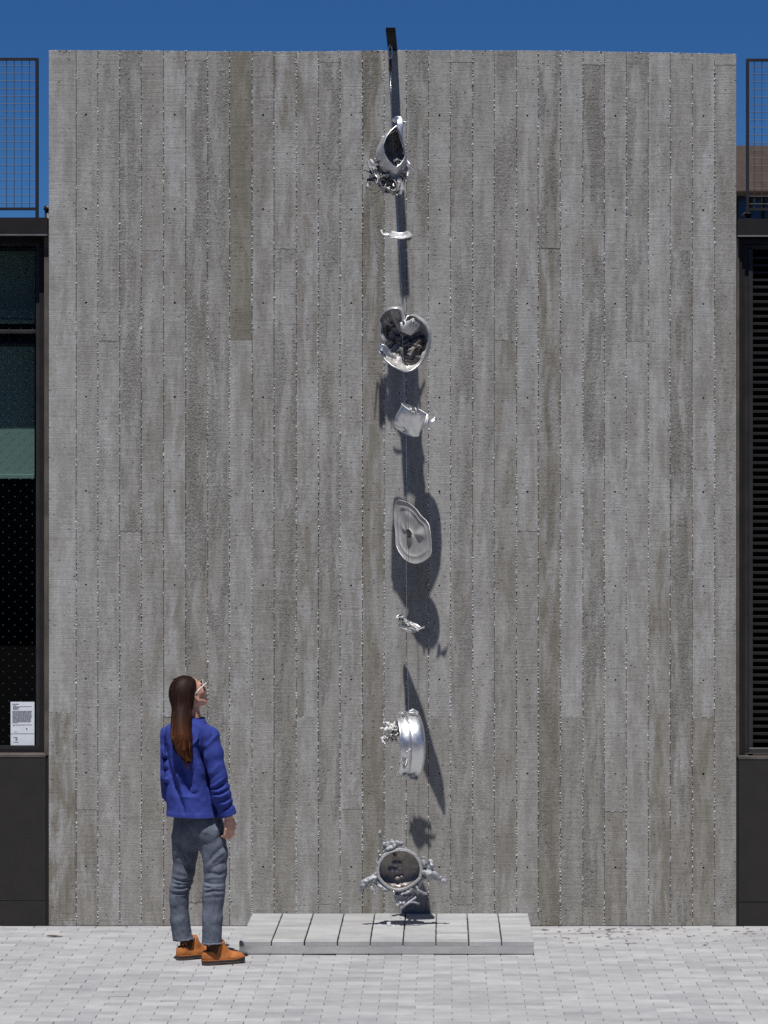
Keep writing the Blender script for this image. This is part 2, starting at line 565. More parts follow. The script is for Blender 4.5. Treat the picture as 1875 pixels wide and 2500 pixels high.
M['cable'] = mat_metal("steel_cable", (0.78, 0.79, 0.8), 0.3, (60, 0.0005))
M['alu'] = mat_metal("crushed_aluminium", (0.62, 0.62, 0.63), 0.52, (13, 0.008), (150, 0.0012), stain=0.25, dark=(0.3, 0.27, 0.24), metal=0.65)
M['alu_bright'] = mat_metal("polished_aluminium", (0.74, 0.75, 0.765), 0.40, (5, 0.004), (40, 0.0002), vr=0.04)
M['alu_burnt'] = mat_metal("scorched_aluminium", (0.54, 0.53, 0.525), 0.50, (9, 0.010), (90, 0.003), stain=0.6, dark=(0.15, 0.125, 0.105), metal=0.3)
M['alu_lid'] = mat_metal("dull_aluminium", (0.40, 0.395, 0.39), 0.5, (5, 0.003), (60, 0.0003), stain=0.4, dark=(0.27, 0.235, 0.205), metal=0.2)
M['alu_bowl'] = mat_metal("tarnished_bowl", (0.30, 0.28, 0.265), 0.40, (7, 0.004), (50, 0.0003), stain=0.5, dark=(0.17, 0.135, 0.11), metal=0.6)
M['dross'] = plain("charred_dross", (0.20, 0.18, 0.165), 0.85, bump=(60, 0.012), var=0.7, vs=45)
M['foam'] = plain("frothy_cast_aluminium", (0.62, 0.61, 0.60), 0.55, metal=0.25, bump=(90, 0.008), var=0.3, vs=40)
M['cast'] = plain("matte_cast_aluminium", (0.33, 0.34, 0.365), 0.55, metal=0.35, bump=(70, 0.006), var=0.2, vs=25)
M['glass'] = mat_glass("fritted_window_glass", (0.46, 0.58, 0.56), 0.0, (0.0765, 0.0038))
M['glass_far'] = plain("far_window_glass", (0.012, 0.03, 0.07), 0.12)
M['blind'] = plain("roller_blind_cloth", (0.42, 0.455, 0.445), 0.9, var=0.04)
M['paper'] = plain("paper", (0.66, 0.70, 0.76), 0.8, var=0.05, vs=40)
M['ink'] = plain("ink", (0.07, 0.07, 0.09), 0.8)
M['brown_metal'] = plain("brown_metal_fascia", (0.105, 0.078, 0.062), 0.55)
M['leaf'] = plain("dry_leaf", (0.095, 0.07, 0.055), 0.8, var=0.4, vs=60)
M['char'] = plain("burnt_black", (0.02, 0.016, 0.013), 0.8, bump=(90, 0.003))
M['grey_render'] = plain("grey_render", (0.12, 0.115, 0.11), 0.9)
M['roofing'] = plain("roofing", (0.06, 0.06, 0.06), 0.9)

# ================================================================== the ground
gnd = mesh_obj("ground", [(-400, -60, -0.10), (400, -60, -0.10), (400, 900, -0.10), (-400, 900, -0.10)], [(0, 1, 2, 3)], M['sand'])
tag(gnd, "bare ground around the plaza", "ground", kind="structure")
added_road = mesh_obj("added_road", [(-400, -900, -0.012), (400, -900, -0.012), (400, -6.0, -0.012), (-400, -6.0, -0.012)], [(0, 1, 2, 3)], M['asphalt'])  # unseen asphalt, added to cut the light bounced onto the wall
tag(added_road, "unseen dark asphalt added in front of the plaza to cut bounced light", "added_road", kind="structure")
pav = MB().box((-30, -6.0, -0.095), (30, 1.0, -0.008)).build("pavement", M['sand'])
tag(pav, "light grey paver plaza in running bond", "pavement", kind="structure")

PL, PW, PT = 0.2, 0.1, 0.06


def paver_mesh(name, L=PL, Wd=PW, T=PT, gap=0.0026, c=0.0024):
    x, y = L / 2 - gap / 2, Wd / 2 - gap / 2
    v = [(-x, -y, -T), (x, -y, -T), (x, y, -T), (-x, y, -T),
         (-x, -y, -c), (x, -y, -c), (x, y, -c), (-x, y, -c),
         (-x + c, -y + c, 0), (x - c, -y + c, 0), (x - c, y - c, 0), (-x + c, y - c, 0)]
    f = [(8, 9, 10, 11)] + [(a, (a + 1) % 4, (a + 1) % 4 + 4, a + 4) for a in range(4)] + [(a + 4, (a + 1) % 4 + 4, (a + 1) % 4 + 8, a + 8) for a in range(4)]
    return v, f


pv, pf = paver_mesh("paver")
paver_me = bpy.data.meshes.new("paver"); paver_me.from_pydata(pv, [], pf); paver_me.materials.append(M['paver'])
rest = MB(); solo = []
row_y0 = -0.008
for r in range(58):
    yc = row_y0 - (r + 0.5) * PW
    offx = (0.0 if r % 2 == 0 else PL / 2) + 0.053
    dist = CAM_D + yc
    xl = (0 - X_V) * dist / F_PX - 0.1; xr = (1875 - X_V) * dist / F_PX + 0.1
    vis_y = Y_H + CAM_H * F_PX / (dist - 0.05)
    for c in range(-45, 46):
        xc = offx + c * PL
        if abs(xc) > 7.5: continue
        z = rng.gauss(0, 0.0007)
        inside = xl < xc < xr and vis_y - 9 < 2500
        solo.append((inside, r, xc, yc, z))
vis = [s for s in solo if s[0]]
vis.sort(key=lambda s: -s[1])
keep = set((s[1], s[2]) for s in vis[:300])
for (ins, r, xc, yc, z) in solo:
    jx, jy = rng.gauss(0, 0.0007), rng.gauss(0, 0.0006)
    tx, ty = rng.gauss(0, 0.0035), rng.gauss(0, 0.005)
    if (r, xc) in keep:
        o = bpy.data.objects.new("paver", paver_me); COL.objects.link(o)
        o.location = (xc + jx, yc + jy, z); o.rotation_euler = (tx, ty, rng.gauss(0, 0.003)); o.parent = pav
    else:
        rest.add([(p[0] + xc + jx, p[1] + yc + jy, p[2] + z + p[1] * tx - p[0] * ty) for p in pv], pf)
far_pavers = rest.build("paver_field", M['paver'], pav)
tag(far_pavers, kind="stuff")

# ================================================================== the concrete wall
ZT = lambda x: CAM_H + (Y_H - np.interp(x, [118, 290, 560, 720, 960, 1300, 1500, 1798], [122, 123, 125, 125.5, 122.5, 123, 126, 131.5])) * CAM_D / F_PX
EDGES = [118.7, 186, 239, 292.5, 345, 399.7, 453.5, 507.3, 560.6, 615.7, 669.1, 723.4, 777, 830.6, 884.8, 937.9, 992, 1046, 1100, 1153.9, 1207,
         1261, 1314, 1368, 1423, 1475.8, 1529, 1582.7, 1636.5, 1690, 1744.5, 1798]
BUTT = {0: [1739.5], 1: [1977], 2: [832.5], 3: [1296.6], 4: [612], 5: [1751], 6: [148, 2204], 7: [1978], 8: [830.6], 9: [1294.7], 10: [608], 11: [1751],
        12: [152, 2208], 13: [1976], 14: [835], 15: [1295], 16: [610], 17: [1750], 18: [152, 2209], 19: [1978], 20: [831], 21: [1296], 22: [606],
        23: [1750.7], 24: [158, 2213], 25: [1981.6], 26: [834], 27: [1297], 28: [613], 29: [1752], 30: [159, 2215]}
# (brown, rough, light) for the boards of each column from the top down
TONE = {0: [(.25, .05, .7), (.8, .05, .8)], 1: [(.3, .35, .3), (.6, .4, .3)], 2: [(.3, .55, .2), (.3, .25, .8)], 3: [(.35, .9, .05), (.3, .35, .2)],
        4: [(.4, .3, .1), (.5, .25, .3)], 5: [(.5, .1, .9), (.5, .25, .5)], 6: [(.4, .1, .2), (.5, .95, .05), (.4, .1, .2)], 7: [(.35, .9, .1), (.3, .3, .3)],
        8: [(.97, .15, 0), (.35, .15, .9)], 9: [(.45, .5, .3), (.35, .4, .3)], 10: [(.7, .05, .6), (.5, .8, .05)], 11: [(.6, .15, .8), (.3, .3, .7)],
        12: [(.2, .4, .3), (.35, .9, .1), (.3, .2, .2)], 13: [(.25, .5, .7), (.4, .3, .5)], 14: [(.85, 1, .0), (.75, .25, .1)], 15: [(.3, .1, .4), (.45, .2, .25)],
        16: [(.55, .9, .05), (.45, .3, .2)], 17: [(.2, .15, .4), (.35, .3, .3)], 18: [(.3, .2, .2), (.35, .7, .1), (.4, .3, .1)], 19: [(.3, .6, .2), (.4, .5, .2)],
        20: [(.35, .7, .1), (.6, .2, .5)], 21: [(.45, .05, .5), (.35, .35, .2)], 22: [(.5, 1, .05), (.8, .6, .0)], 23: [(.25, .15, .8), (.4, .6, .15)],
        24: [(.3, .3, .3), (.45, .95, .1), (.6, .1, .1)], 25: [(.3, .35, .6), (.65, .15, .3)], 26: [(.35, .8, .15), (.35, .1, .7)], 27: [(.45, .05, .9), (.75, .05, .4)],
        28: [(.5, .3, .3), (.55, 1, .05)], 29: [(.45, .05, .8), (1, .05, .3)], 30: [(.4, .1, .2), (.45, .35, .25), (.4, .2, .1)]}
TIE_Y = [281.5, 511.5, 740.5, 970.5, 1200, 1429.5, 1659, 1888, 2117]

wall = empty("concrete_wall", (W(958, 0).x, 0, 0), "tall board-formed concrete wall with vertical board marks between the dark buildings", "wall")
xl, xr = W(EDGES[0], 0).x, W(EDGES[-1], 0).x
zc = [(W(x, 0).x, float(ZT(x))) for x in (118.7, 290, 560, 720, 960, 1300, 1500, 1798)]
cv = [(xl + 0.004, 0.014, -0.05)] + [(x, 0.014, z - 0.003) for x, z in zc] + [(xr - 0.004, 0.014, -0.05)]
cv[1] = (xl + 0.004, cv[1][1], cv[1][2]); cv[-2] = (xr - 0.004, cv[-2][1], cv[-2][2])
nv = len(cv); cv = cv + [(x, 0.34, z) for x, y, z in cv]
core = mesh_obj("wall_core", cv, [tuple(range(nv)), tuple(reversed(range(nv, 2 * nv)))] + [(i, i + nv, (i + 1) % nv + nv, (i + 1) % nv) for i in range(nv)], M['concrete'], wall)
core.color = (0.3, 0.2, 0.3, 1)


def board(x0, x1, z0, z1, z0b, proud, tone, holes, hx):
    """one board imprint: face at y=-proud with tie holes sunk into it; z1/z0b are the two upper corners"""
    mb = MB(); w = x1 - x0; g = 0.0024; yf = -proud; yb = 0.0135
    X0, X1 = g, w - g
    zt = lambda x: (z1 + (z0b - z1) * x / w) - z0
    if holes:
        rr = 0.0085
        xs = [X0, hx - rr, hx + rr, X1]
        zs = [g]
        for hz in sorted(holes): zs += [hz - z0 - rr, hz - z0 + rr]
        zs.append(None)
        for a in range(3):
            for b in range(len(zs) - 1):
                za = zs[b]; zb0 = zs[b + 1]
                zl, zr_ = (zt(xs[a]) - g, zt(xs[a + 1]) - g) if zb0 is None else (zb0, zb0)
                if a == 1 and b % 2 == 1:
                    cx, cz = hx, (za + zb0) / 2
                    bd = [(xs[1], za), (cx, za), (xs[2], za), (xs[2], cz), (xs[2], zb0), (cx, zb0), (xs[1], zb0), (xs[1], cz)]
                    ang = [-135, -90, -45, 0, 45, 90, 135, 180]
                    rad = rr * rng.uniform(0.75, 0.97)
                    jit = [rng.uniform(0.85, 1.1) for _ in ang]
                    r1 = [(cx + rad * j * math.cos(math.radians(q)), cz + rad * j * math.sin(math.radians(q))) for q, j in zip(ang, jit)]
                    r2 = [(cx + rad * 0.75 * math.cos(math.radians(q)), cz + rad * 0.75 * math.sin(math.radians(q))) for q in ang]
                    v = [(p[0], yf, p[1]) for p in bd] + [(p[0], yf, p[1]) for p in r1] + [(p[0], yf + 0.016, p[1]) for p in r2]
                    f = [(i, (i + 1) % 8, (i + 1) % 8 + 8, i + 8) for i in range(8)] + [(i + 8, (i + 1) % 8 + 8, (i + 1) % 8 + 16, i + 16) for i in range(8)] + [tuple(range(16, 24))]
                    mb.add(v, f)
                else:
                    mb.add([(xs[a], yf, za), (xs[a + 1], yf, za), (xs[a + 1], yf, zr_), (xs[a], yf, zl)], [(0, 1, 2, 3)])
    else:
        mb.add([(X0, yf, g), (X1, yf, g), (X1, yf, zt(X1) - g), (X0, yf, zt(X0) - g)], [(0, 1, 2, 3)])
    e = 0.0013                                                        # worn arris
    c0 = [(X0, yf, g), (X1, yf, g), (X1, yf, zt(X1) - g), (X0, yf, zt(X0) - g)]
    c1 = [(X0 - e, yf + 0.003, g - e), (X1 + e, yf + 0.003, g - e), (X1 + e, yf + 0.003, zt(X1) - g + e), (X0 - e, yf + 0.003, zt(X0) - g + e)]
    c2 = [(p[0], yb, p[2]) for p in c1]
    v = c0 + c1 + c2
    mb.add(v, [((i + 1) % 4, i, i + 4, (i + 1) % 4 + 4) for i in range(4)] + [((i + 1) % 4 + 4, i + 4, i + 8, (i + 1) % 4 + 8) for i in range(4)])
    me = bpy.data.meshes.new("board_panel"); me.from_pydata(mb.v, [], mb.f); me.materials.append(M['concrete'])
    o = bpy.data.objects.new("board_panel", me); COL.objects.link(o)
    o.location = (x0, 0, z0); o.parent = wall; o.matrix_parent_inverse = Matrix.Translation(-wall.location)
    o.color = (*tone, 1)
    return o


col_proud = []
for i in range(31):
    x0, x1 = W(EDGES[i], 0).x, W(EDGES[i + 1], 0).x
    ys = sorted(BUTT.get(i, []))
    zs = [None] + [W(0, y).z for y in ys] + [0.0]
    hx = W(210, 0).x - W(EDGES[1], 0).x if i == 1 else (x1 - x0) * 0.5
    pr = rng.uniform(0.0, 0.004)
    col_proud.append(pr)
    for s in range(len(zs) - 1):
        z_hi = zs[s]; z_lo = zs[s + 1]
        zl, zr_ = (float(ZT(EDGES[i])), float(ZT(EDGES[i + 1]))) if z_hi is None else (z_hi, z_hi)
        holes = [W(0, y + (i - 15) * 0.12).z for y in TIE_Y] if i % 4 == 1 else []
        holes = [h for h in holes if z_lo + 0.03 < h < min(zl, zr_) - 0.03]
        tn = TONE[i][min(s, len(TONE[i]) - 1)]
        board(x0, x1, z_lo, zl, zr_, max(0.0, pr + (rng.uniform(-0.0025, 0.0025) if s else 0)), tn, holes, hx)

# crumbly fins squeezed out between the boards
cb = MB()


def crumb(x, y, z, sx, sy, sz):
    v = []
    for d in ((1, 0, 0), (-1, 0, 0), (0, -1, 0), (0, 1, 0), (0, 0, 1), (0, 0, -1)):
        k = rng.uniform(0.6, 1.25)
        v.append((x + d[0] * sx * k + rng.gauss(0, sx * .25), y + d[1] * sy * k, z + d[2] * sz * k + rng.gauss(0, sz * .2)))
    cb.add(v, [(0, 4, 2), (4, 1, 2), (1, 5, 2), (5, 0, 2), (4, 0, 3), (1, 4, 3), (5, 1, 3), (0, 5, 3)])


for i in range(1, 31):
    x = W(EDGES[i], 0).x; z = 0.01; top = float(ZT(EDGES[i]))
    jd = rng.choice((0.5, 0.8, 1.0, 1.0, 1.0)); ph = rng.uniform(0, 50); lean = rng.uniform(-0.002, 0.002)
    while z < top - 0.02:
        dens = 0.5 + 0.5 * math.sin(z * 2.1 + ph) * math.sin(z * 0.83 + ph * 1.7)
        dens = (0.22 + 0.78 * dens) * jd
        if i == 1: dens *= 0.75 if z < 4.0 else 0.25
        h = rng.uniform(0.004, 0.011)
        if rng.random() < dens:
            crumb(x + rng.gauss(0, 0.0011) + lean * math.sin(z * 3), -max(col_proud[i - 1], col_proud[i]) - 0.0002, z, rng.uniform(0.0026, 0.0062), rng.uniform(0.003, 0.0075), h)
        z += h * rng.uniform(1.1, 2.2)
for i in range(31):                                                    # butt joints
    for y in BUTT.get(i, []):
        z = W(0, y).z; x = W(EDGES[i], 0).x + 0.006; x1 = W(EDGES[i + 1], 0).x - 0.006
        while x < x1:
            if rng.random() < 0.5: crumb(x, -col_proud[i] - 0.0004, z + rng.gauss(0, 0.001), rng.uniform(0.002, 0.007), 0.002, rng.uniform(0.0012, 0.0024))
            x += rng.uniform(0.005, 0.012)
x = xl + 0.01
while x < xr - 0.01:                                                   # ragged top edge
    px = x / (CAM_D / F_PX) + X_V
    if rng.random() < 0.5: crumb(x, rng.uniform(-0.002, 0.02), float(ZT(px)) - 0.001, rng.uniform(0.003, 0.012), 0.006, rng.uniform(0.001, 0.004))
    x += rng.uniform(0.006, 0.02)
co = cb.build("joint_crumbs", M['crumbs'], wall)
tag(co, kind="stuff")

# ================================================================== dark buildings left and right
ZR = W(0, 532).z


def quad_box(mb, x0, y0, x1, y1, ya, yb, ref=0.0):
    """box from pixel rectangle measured on plane ref, between depths ya and yb"""
    a = W(x0, y0, ref); b = W(x1, y1, ref)
    return mb.box((a.x, ya, a.z), (b.x, yb, b.z))


lb = empty("dark_building", (W(0, 0).x - 1.5, 1.5, 0), "dark bronze building with dotted glass window left of the concrete wall", "building")
LX = -9.0
e0 = W(118.4, 0).x - 0.001
MB().box((LX, -0.028, W(0, 576).z), (e0 - 0.004, 0.30, W(0, 532).z)).build("fascia", M['bronze'], lb)
MB().box((LX, -0.040, W(0, 576.3).z), (e0 - 0.002, -0.0285, W(0, 573).z)).build("drip_edge", M['glint_lip'], lb)
MB().box((LX, 0.02, W(0, 532).z - 0.02), (e0 - 0.006, 9.0, W(0, 532).z - 0.004)).build("roof", M['roofing'], lb)
mb = MB().box((LX, 0.0, 0.0), (W(111.5, 0).x, 0.28, W(0, 1849).z))
lp = mb.build("wall_panel", M['dark_panel'], lb)
MB().box((LX, -0.0025, W(0, 2197).z), (W(110, 0).x, 0.0, W(0, 2195.5).z)).build("panel_joint", M['bronze_soft'], lb)
MB().box((W(111.5, 0).x + 0.001, 0.012, 0.0), (e0 - 0.001, 0.25, W(0, 1851).z)).build("joint_filler", M['black'], lb)
MB().bevel_box((LX, -0.004, W(0, 1849).z), (W(112.5, 0).x, 0.20, W(0, 1841).z), 0.003).build("sill_ledge", M['bronze_brown'], lb)
MB().box((W(107, 0).x, 0.02, W(0, 1845).z), (e0 - 0.001, 0.30, W(0, 577).z)).build("jamb", M['bronze_brown'], lb)
win = empty("window", (W(40, 0).x, 0.2, W(0, 1845).z)); win.parent = lb; win.matrix_parent_inverse = Matrix.Translation(-lb.location)
YG = 0.17
fr = MB()
fr.box((W(98.5, 0, YG).x, YG - 0.05, W(0, 1842).z), (W(107, 0).x, YG + 0.04, W(0, 577).z))
fr.box((LX, YG - 0.05, W(0, 1842).z), (W(98.5, 0, YG).x - 0.001, YG + 0.04, W(0, 1832).z))
fr.box((LX, YG - 0.05, W(0, 588).z), (W(98.5, 0, YG).x - 0.001, YG + 0.04, W(0, 577.5).z))
fr.build("frame", M['bronze'], win)
inn = MB()
inn.box((W(89, 0, YG).x, YG - 0.022, W(0, 1832).z + .001), (W(98.5, 0, YG).x - 0.0015, YG + 0.03, W(0, 588).z - .001))
inn.box((LX, YG - 0.022, W(0, 1832).z + .001), (W(89, 0, YG).x - 0.001, YG + 0.03, W(0, 1825).z))
inn.box((LX, YG - 0.022, W(0, 594).z), (W(89, 0, YG).x - 0.001, YG + 0.03, W(0, 588).z - .001))
inn.build("sash", M['bronze_soft'], win)
MB().bevel_box((LX, YG - 0.035, W(0, 810.5).z), (W(89, 0, YG).x - 0.0012, YG + 0.085, W(0, 802).z), 0.002).build("mullion", M['bronze_soft'], win)
for (ya, yb) in ((594, 802), (810.5, 1825)):
    a = W(-320, ya, YG); b = W(89, yb, YG)
    o = mesh_obj("pane", [(0, 0, 0), (b.x - a.x, 0, 0), (b.x - a.x, 0, a.z - b.z), (0, 0, a.z - b.z)], [(0, 1, 2, 3)], M['glass'])
    o.location = (a.x, YG, b.z); o.parent = win; o.matrix_parent_inverse = Matrix.Translation(-world_loc(win))
sh = MB()                                                             # dark room behind the glass
sh.box((LX, 3.6, 0.02), (e0 - 0.01, 3.65, ZR - 0.05))
sh.box((e0 - 0.06, 0.3055, 0.02), (e0 - 0.02, 3.599, ZR - 0.05))
sh.box((LX, 0.29, 0.0), (e0 - 0.07, 3.599, 0.018))
sh.box((LX, 0.31, W(0, 560).z), (e0 - 0.07, 3.599, W(0, 556).z))
sh.box((LX - 0.05, 0.0, 0.0), (LX, 3.65, ZR - 0.05))
sh.build("room", M['black'], lb)


def blind(label, xa, ya, xb, yb, Y):
    t = empty("roller_blind", W((xa + xb) / 2, yb, Y), label, "blind", "roller blinds behind the left window")
    a = W(xa, ya, Y); b = W(xb, yb, Y)
    n = 12; v = []; f = []
    for j in range(n + 1):
        z = b.z + 0.03 + (a.z - b.z - 0.03) * j / n
        for i in range(9):
            x = a.x + (b.x - a.x) * i / 8
            v.append((x, Y + 0.0015 * math.sin(i * 1.3 + j * 0.35), z))
    for j in range(n):
        for i in range(8): f.append((j * 9 + i, j * 9 + i + 1, j * 9 + i + 10, j * 9 + i + 9))
    mesh_obj("cloth", v, f, M['blind'], t, True)
    MB().bevel_box((a.x, Y - 0.008, b.z), (b.x, Y + 0.008, b.z + 0.03), 0.003).build("bottom_bar", M['blind'], t)
    MB().tube([(a.x, Y + 0.03, a.z + 0.02), (b.x, Y + 0.03, a.z + 0.02)], 0.03, 12).build("roller", M['bronze_soft'], t)


blind("green-lit roller blind pulled halfway down behind the lower window pane", -300, 846, 84, 1169, 0.41)
blind("shaded roller blind behind the small upper window pane", -300, 613, 86, 790, 0.41)

no = empty("notice", W(55, 1820, YG - 0.004), "white printed notice sheet stuck to the bottom of the left window", "notice")
a = W(26, 1713.5, YG - 0.004); b = W(84, 1819.5, YG - 0.004)
MB().box((a.x, YG - 0.004, b.z), (b.x, YG - 0.002, a.z)).build("sheet", M['paper'], no)
px = (b.x - a.x) / 58.0
ink = MB()


def words(u0, u1, v, h=1.1):
    u = u0
    while u < u1:
        w = rng.uniform(1.5, 5)
        e = min(u + w, u1)
        ink.box((a.x + u * px, YG - 0.0050, a.z - (v + h) * px), (a.x + e * px, YG - 0.0042, a.z - v * px))
        u = e + 0.7


words(4, 20, 4.6, 2.0); words(6, 14, 8.8); words(6, 52, 11); words(6, 22, 13.2); words(6, 19, 15.6); words(6, 19, 17.8)
for k in range(14): words(4.5, rng.uniform(49, 53) if k < 13 else 17, 21.9 + k * 2.2)
words(6, 52, 55.6); words(6, 9, 57.9); words(9, 15, 73); words(7, 17, 86.0, 1.4); words(12, 16, 89); words(12, 17, 91.2); words(12, 16, 93.4); words(7, 20, 97.5, 1.4)
ink.box((a.x + 0.5 * px, YG - 0.0050, a.z - 78.2 * px), (b.x - 0.5 * px, YG - 0.0042, a.z - 77.4 * px))
ink.build("lettering", M['ink'], no)
lg = MB()
for (p, q) in (((38, 63.5), (38, 68)), ((38, 68), (40.6, 67.8)), ((40.6, 67.8), (40.8, 65.6)), ((40.8, 65.6), (38.2, 65.2)), ((38.2, 63.6), (40, 64))):
    lg.tube([(a.x + p[0] * px, YG - 0.0046, a.z - p[1] * px), (a.x + q[0] * px, YG - 0.0046, a.z - q[1] * px)], 0.0009, 5)
lg.build("emblem", M['ink'], no)

rb = empty("louvred_building", (W(1875, 0).x + 1.5, 1.5, 0), "dark bronze building with horizontal louvres right of the concrete wall", "building")
RX = 8.0
f0 = W(1798.3, 0).x + 0.001
MB().box((f0 + 0.003, -0.028, W(0, 578.5).z), (RX, 0.30, W(0, 535.5).z)).build("fascia", M['bronze'], rb)
MB().box((f0 + 0.002, -0.040, W(0, 579).z), (RX, -0.0285, W(0, 575.5).z)).build("drip_edge", M['glint_lip'], rb)
MB().box((f0 + 0.005, 0.02, W(0, 536).z - 0.02), (RX, 9.0, W(0, 536).z - 0.004)).build("roof", M['roofing'], rb)
MB().box((W(1803.5, 0).x, 0.0, 0.0), (RX, 0.28, W(0, 1854).z)).build("wall_panel", M['dark_panel'], rb)
MB().box((W(1803.5, 0).x, -0.0025, W(0, 2202).z), (RX, 0.0, W(0, 2200.5).z)).build("panel_joint", M['black'], rb)
MB().box((f0 + 0.001, 0.012, 0.0), (W(1803.5, 0).x - 0.001, 0.25, W(0, 1856).z)).build("joint_filler", M['black'], rb)
MB().bevel_box((W(1802, 0).x, -0.004, W(0, 1854).z), (RX, 0.20, W(0, 1845).z), 0.003).build("sill_ledge", M['bronze_brown'], rb)
MB().box((f0 + 0.001, 0.02, W(0, 1849).z), (W(1805.5, 0).x, 0.30, W(0, 580).z)).build("jamb", M['bronze_brown'], rb)
lou = empty("louvre", (W(1860, 0).x, 0.15, W(0, 1849).z)); lou.parent = rb; lou.matrix_parent_inverse = Matrix.Translation(-rb.location)
of = MB()
of.box((W(1806, 0).x, 0.03, W(0, 1844).z), (W(1813, 0).x, 0.24, W(0, 582).z))
of.box((W(1813, 0).x + .001, 0.05, W(0, 1843.8).z), (W(1820.5, 0).x, 0.24, W(0, 594).z))
of.box((W(1813, 0).x + .001, 0.03, W(0, 594).z + .001), (RX, 0.24, W(0, 582).z))
of.build("outer_frame", M['bronze'], lou)
nf = MB()
nf.box((W(1821, 0).x, 0.07, W(0, 1838).z), (W(1829.5, 0).x, 0.24, W(0, 594.5).z - .001))
nf.box((W(1830, 0).x, 0.055, W(0, 1836).z), (W(1840, 0).x, 0.24, W(0, 606).z))
nf.box((W(1830, 0).x, 0.07, W(0, 606).z + .001), (RX, 0.24, W(0, 594.8).z - .001))
nf.build("inner_frame", M['bronze_soft'], lou)
MB().bevel_box((W(1828, 0).x, 0.0, W(0, 1838).z), (RX, 0.06, W(0, 1826).z), 0.004).build("sill", M['bronze_soft'], lou)
xs0, xs1 = W(1840, 0).x + 0.0015, RX
sv = [(xs0, 0.075, 0), (xs1, 0.075, 0), (xs1, 0.075, 0.014), (xs0, 0.075, 0.014), (xs0, 0.135, 0.034), (xs1, 0.135, 0.034), (xs1, 0.135, 0.030), (xs0, 0.135, 0.030), (xs0, 0.079, 0.0), (xs1, 0.079, 0.0)]
sf = [(0, 1, 2, 3), (3, 2, 5, 4), (4, 5, 6, 7), (7, 6, 9, 8), (8, 9, 1, 0), (0, 3, 4, 7, 8), (1, 9, 6, 5, 2)]
slat_me = bpy.data.meshes.new("slat"); slat_me.from_pydata(sv, [], sf); slat_me.materials.append(M['bronze'])
k = 0
while 625 + k * 17.95 < 1822:
    y = 625 + k * 17.95 + 5
    o = bpy.data.objects.new("slat", slat_me); COL.objects.link(o)
    o.location = (0, 0, W(0, y).z); o.parent = lou; o.matrix_parent_inverse = Matrix.Translation(-world_loc(lou))
    k += 1
bk = MB().box((W(1806, 0).x, 0.245, W(0, 1846).z), (RX, 0.26, W(0, 580).z))
bk.build("backing", M['black'], lou)

# ------------------------------------------------------------------ roof fences of welded wire


def fence(name_label, xpost, side, ytop, ybot, yroof, wires_x, x_out, Y):
    t = empty("wire_fence", W(xpost, yroof, Y), name_label, "fence", "wire mesh roof fences")
    a = 3.4
    MB().bevel_box((W(xpost - a, 0, Y).x, Y - 0.019, W(0, yroof + 6, Y).z), (W(xpost + a, 0, Y).x, Y + 0.019, W(0, ytop, Y).z), 0.002).build("post", M['mesh_steel'], t)
    xa, xb = (x_out, xpost - a) if side < 0 else (xpost + a, x_out)
    e = 0.0006 * 1
    MB().box((W(xa, 0, Y).x + e, Y - 0.017, W(0, ytop + 6.3, Y).z), (W(xb, 0, Y).x - e, Y + 0.017, W(0, ytop, Y).z - .001)).build("rail", M['mesh_steel'], t)
    MB().box((W(xa, 0, Y).x + e, Y - 0.017, W(0, ybot + 6, Y).z), (W(xb, 0, Y).x - e, Y + 0.017, W(0, ybot, Y).z)).build("rail", M['mesh_steel'], t)
    for wx in wires_x:
        MB().tube([W(wx, ytop + 6, Y), W(wx, ybot + 1, Y)], 0.0023, 6).build("wire", M['galv'], t)
    y = ytop + 18.8
    while y < ybot - 3:
        MB().tube([W(xa, y, Y - 0.0045), W(xb, y, Y - 0.0045)], 0.0023, 6).build("wire", M['galv'], t)
        y += 18.65
    xe = x_out
    MB().bevel_box((W(xe - a, 0, Y).x, Y - 0.019, W(0, yroof + 6, Y).z), (W(xe + a, 0, Y).x, Y + 0.019, W(0, ytop, Y).z), 0.002).build("post", M['mesh_steel'], t)


fence("welded wire fence panel on the roof edge left of the wall", 90.5, -1, 141.5, 507, 532, [72 - 18.65 * i for i in range(14)], -190, 0.12)
fence("welded wire fence panel on the roof edge right of the wall", 1825, 1, 143.5, 508, 535.5, [1841.5 + 18.65 * i for i in range(14)], 2110, 0.12)

# shielded flood light on the right fascia
fl = empty("flood_light", W(1827, 535.5, 0.06), "small black hooded flood light on the right roof edge", "light")
b0 = W(1827, 535.5, 0.05)
MB().box((b0.x - 0.028, 0.02, b0.z - 0.003), (b0.x + 0.028, 0.08, b0.z + 0.004)).build("base_plate", M['mesh_steel'], fl)
MB().tube([(b0.x, 0.05, b0.z + 0.003), (b0.x, 0.05, b0.z + 0.032)], 0.017, 12).build("body", M['beam'], fl)
hd = MB()
rings = []
for j in range(7):
    an = j / 6 * math.pi / 2
    rings.append([(b0.x + math.cos(k * math.pi / 8) * 0.030 * math.cos(an) + 0.001, 0.05 + math.sin(k * math.pi / 8) * 0.030 * math.cos(an), b0.z + 0.032 + 0.020 * math.sin(an)) for k in range(16)])
hd.loft(rings)
hd.build("hood", M['beam'], fl, True)
arm = []
for j in range(9):
    an = math.pi * (0.5 + 0.5 * j / 8)
    arm.append((b0.x - 0.012 + math.cos(an) * 0.028, 0.045, b0.z + 0.012 + math.sin(an) * 0.030))
MB().tube(arm, 0.006, 8).build("conduit", M['mesh_steel'], fl, True)

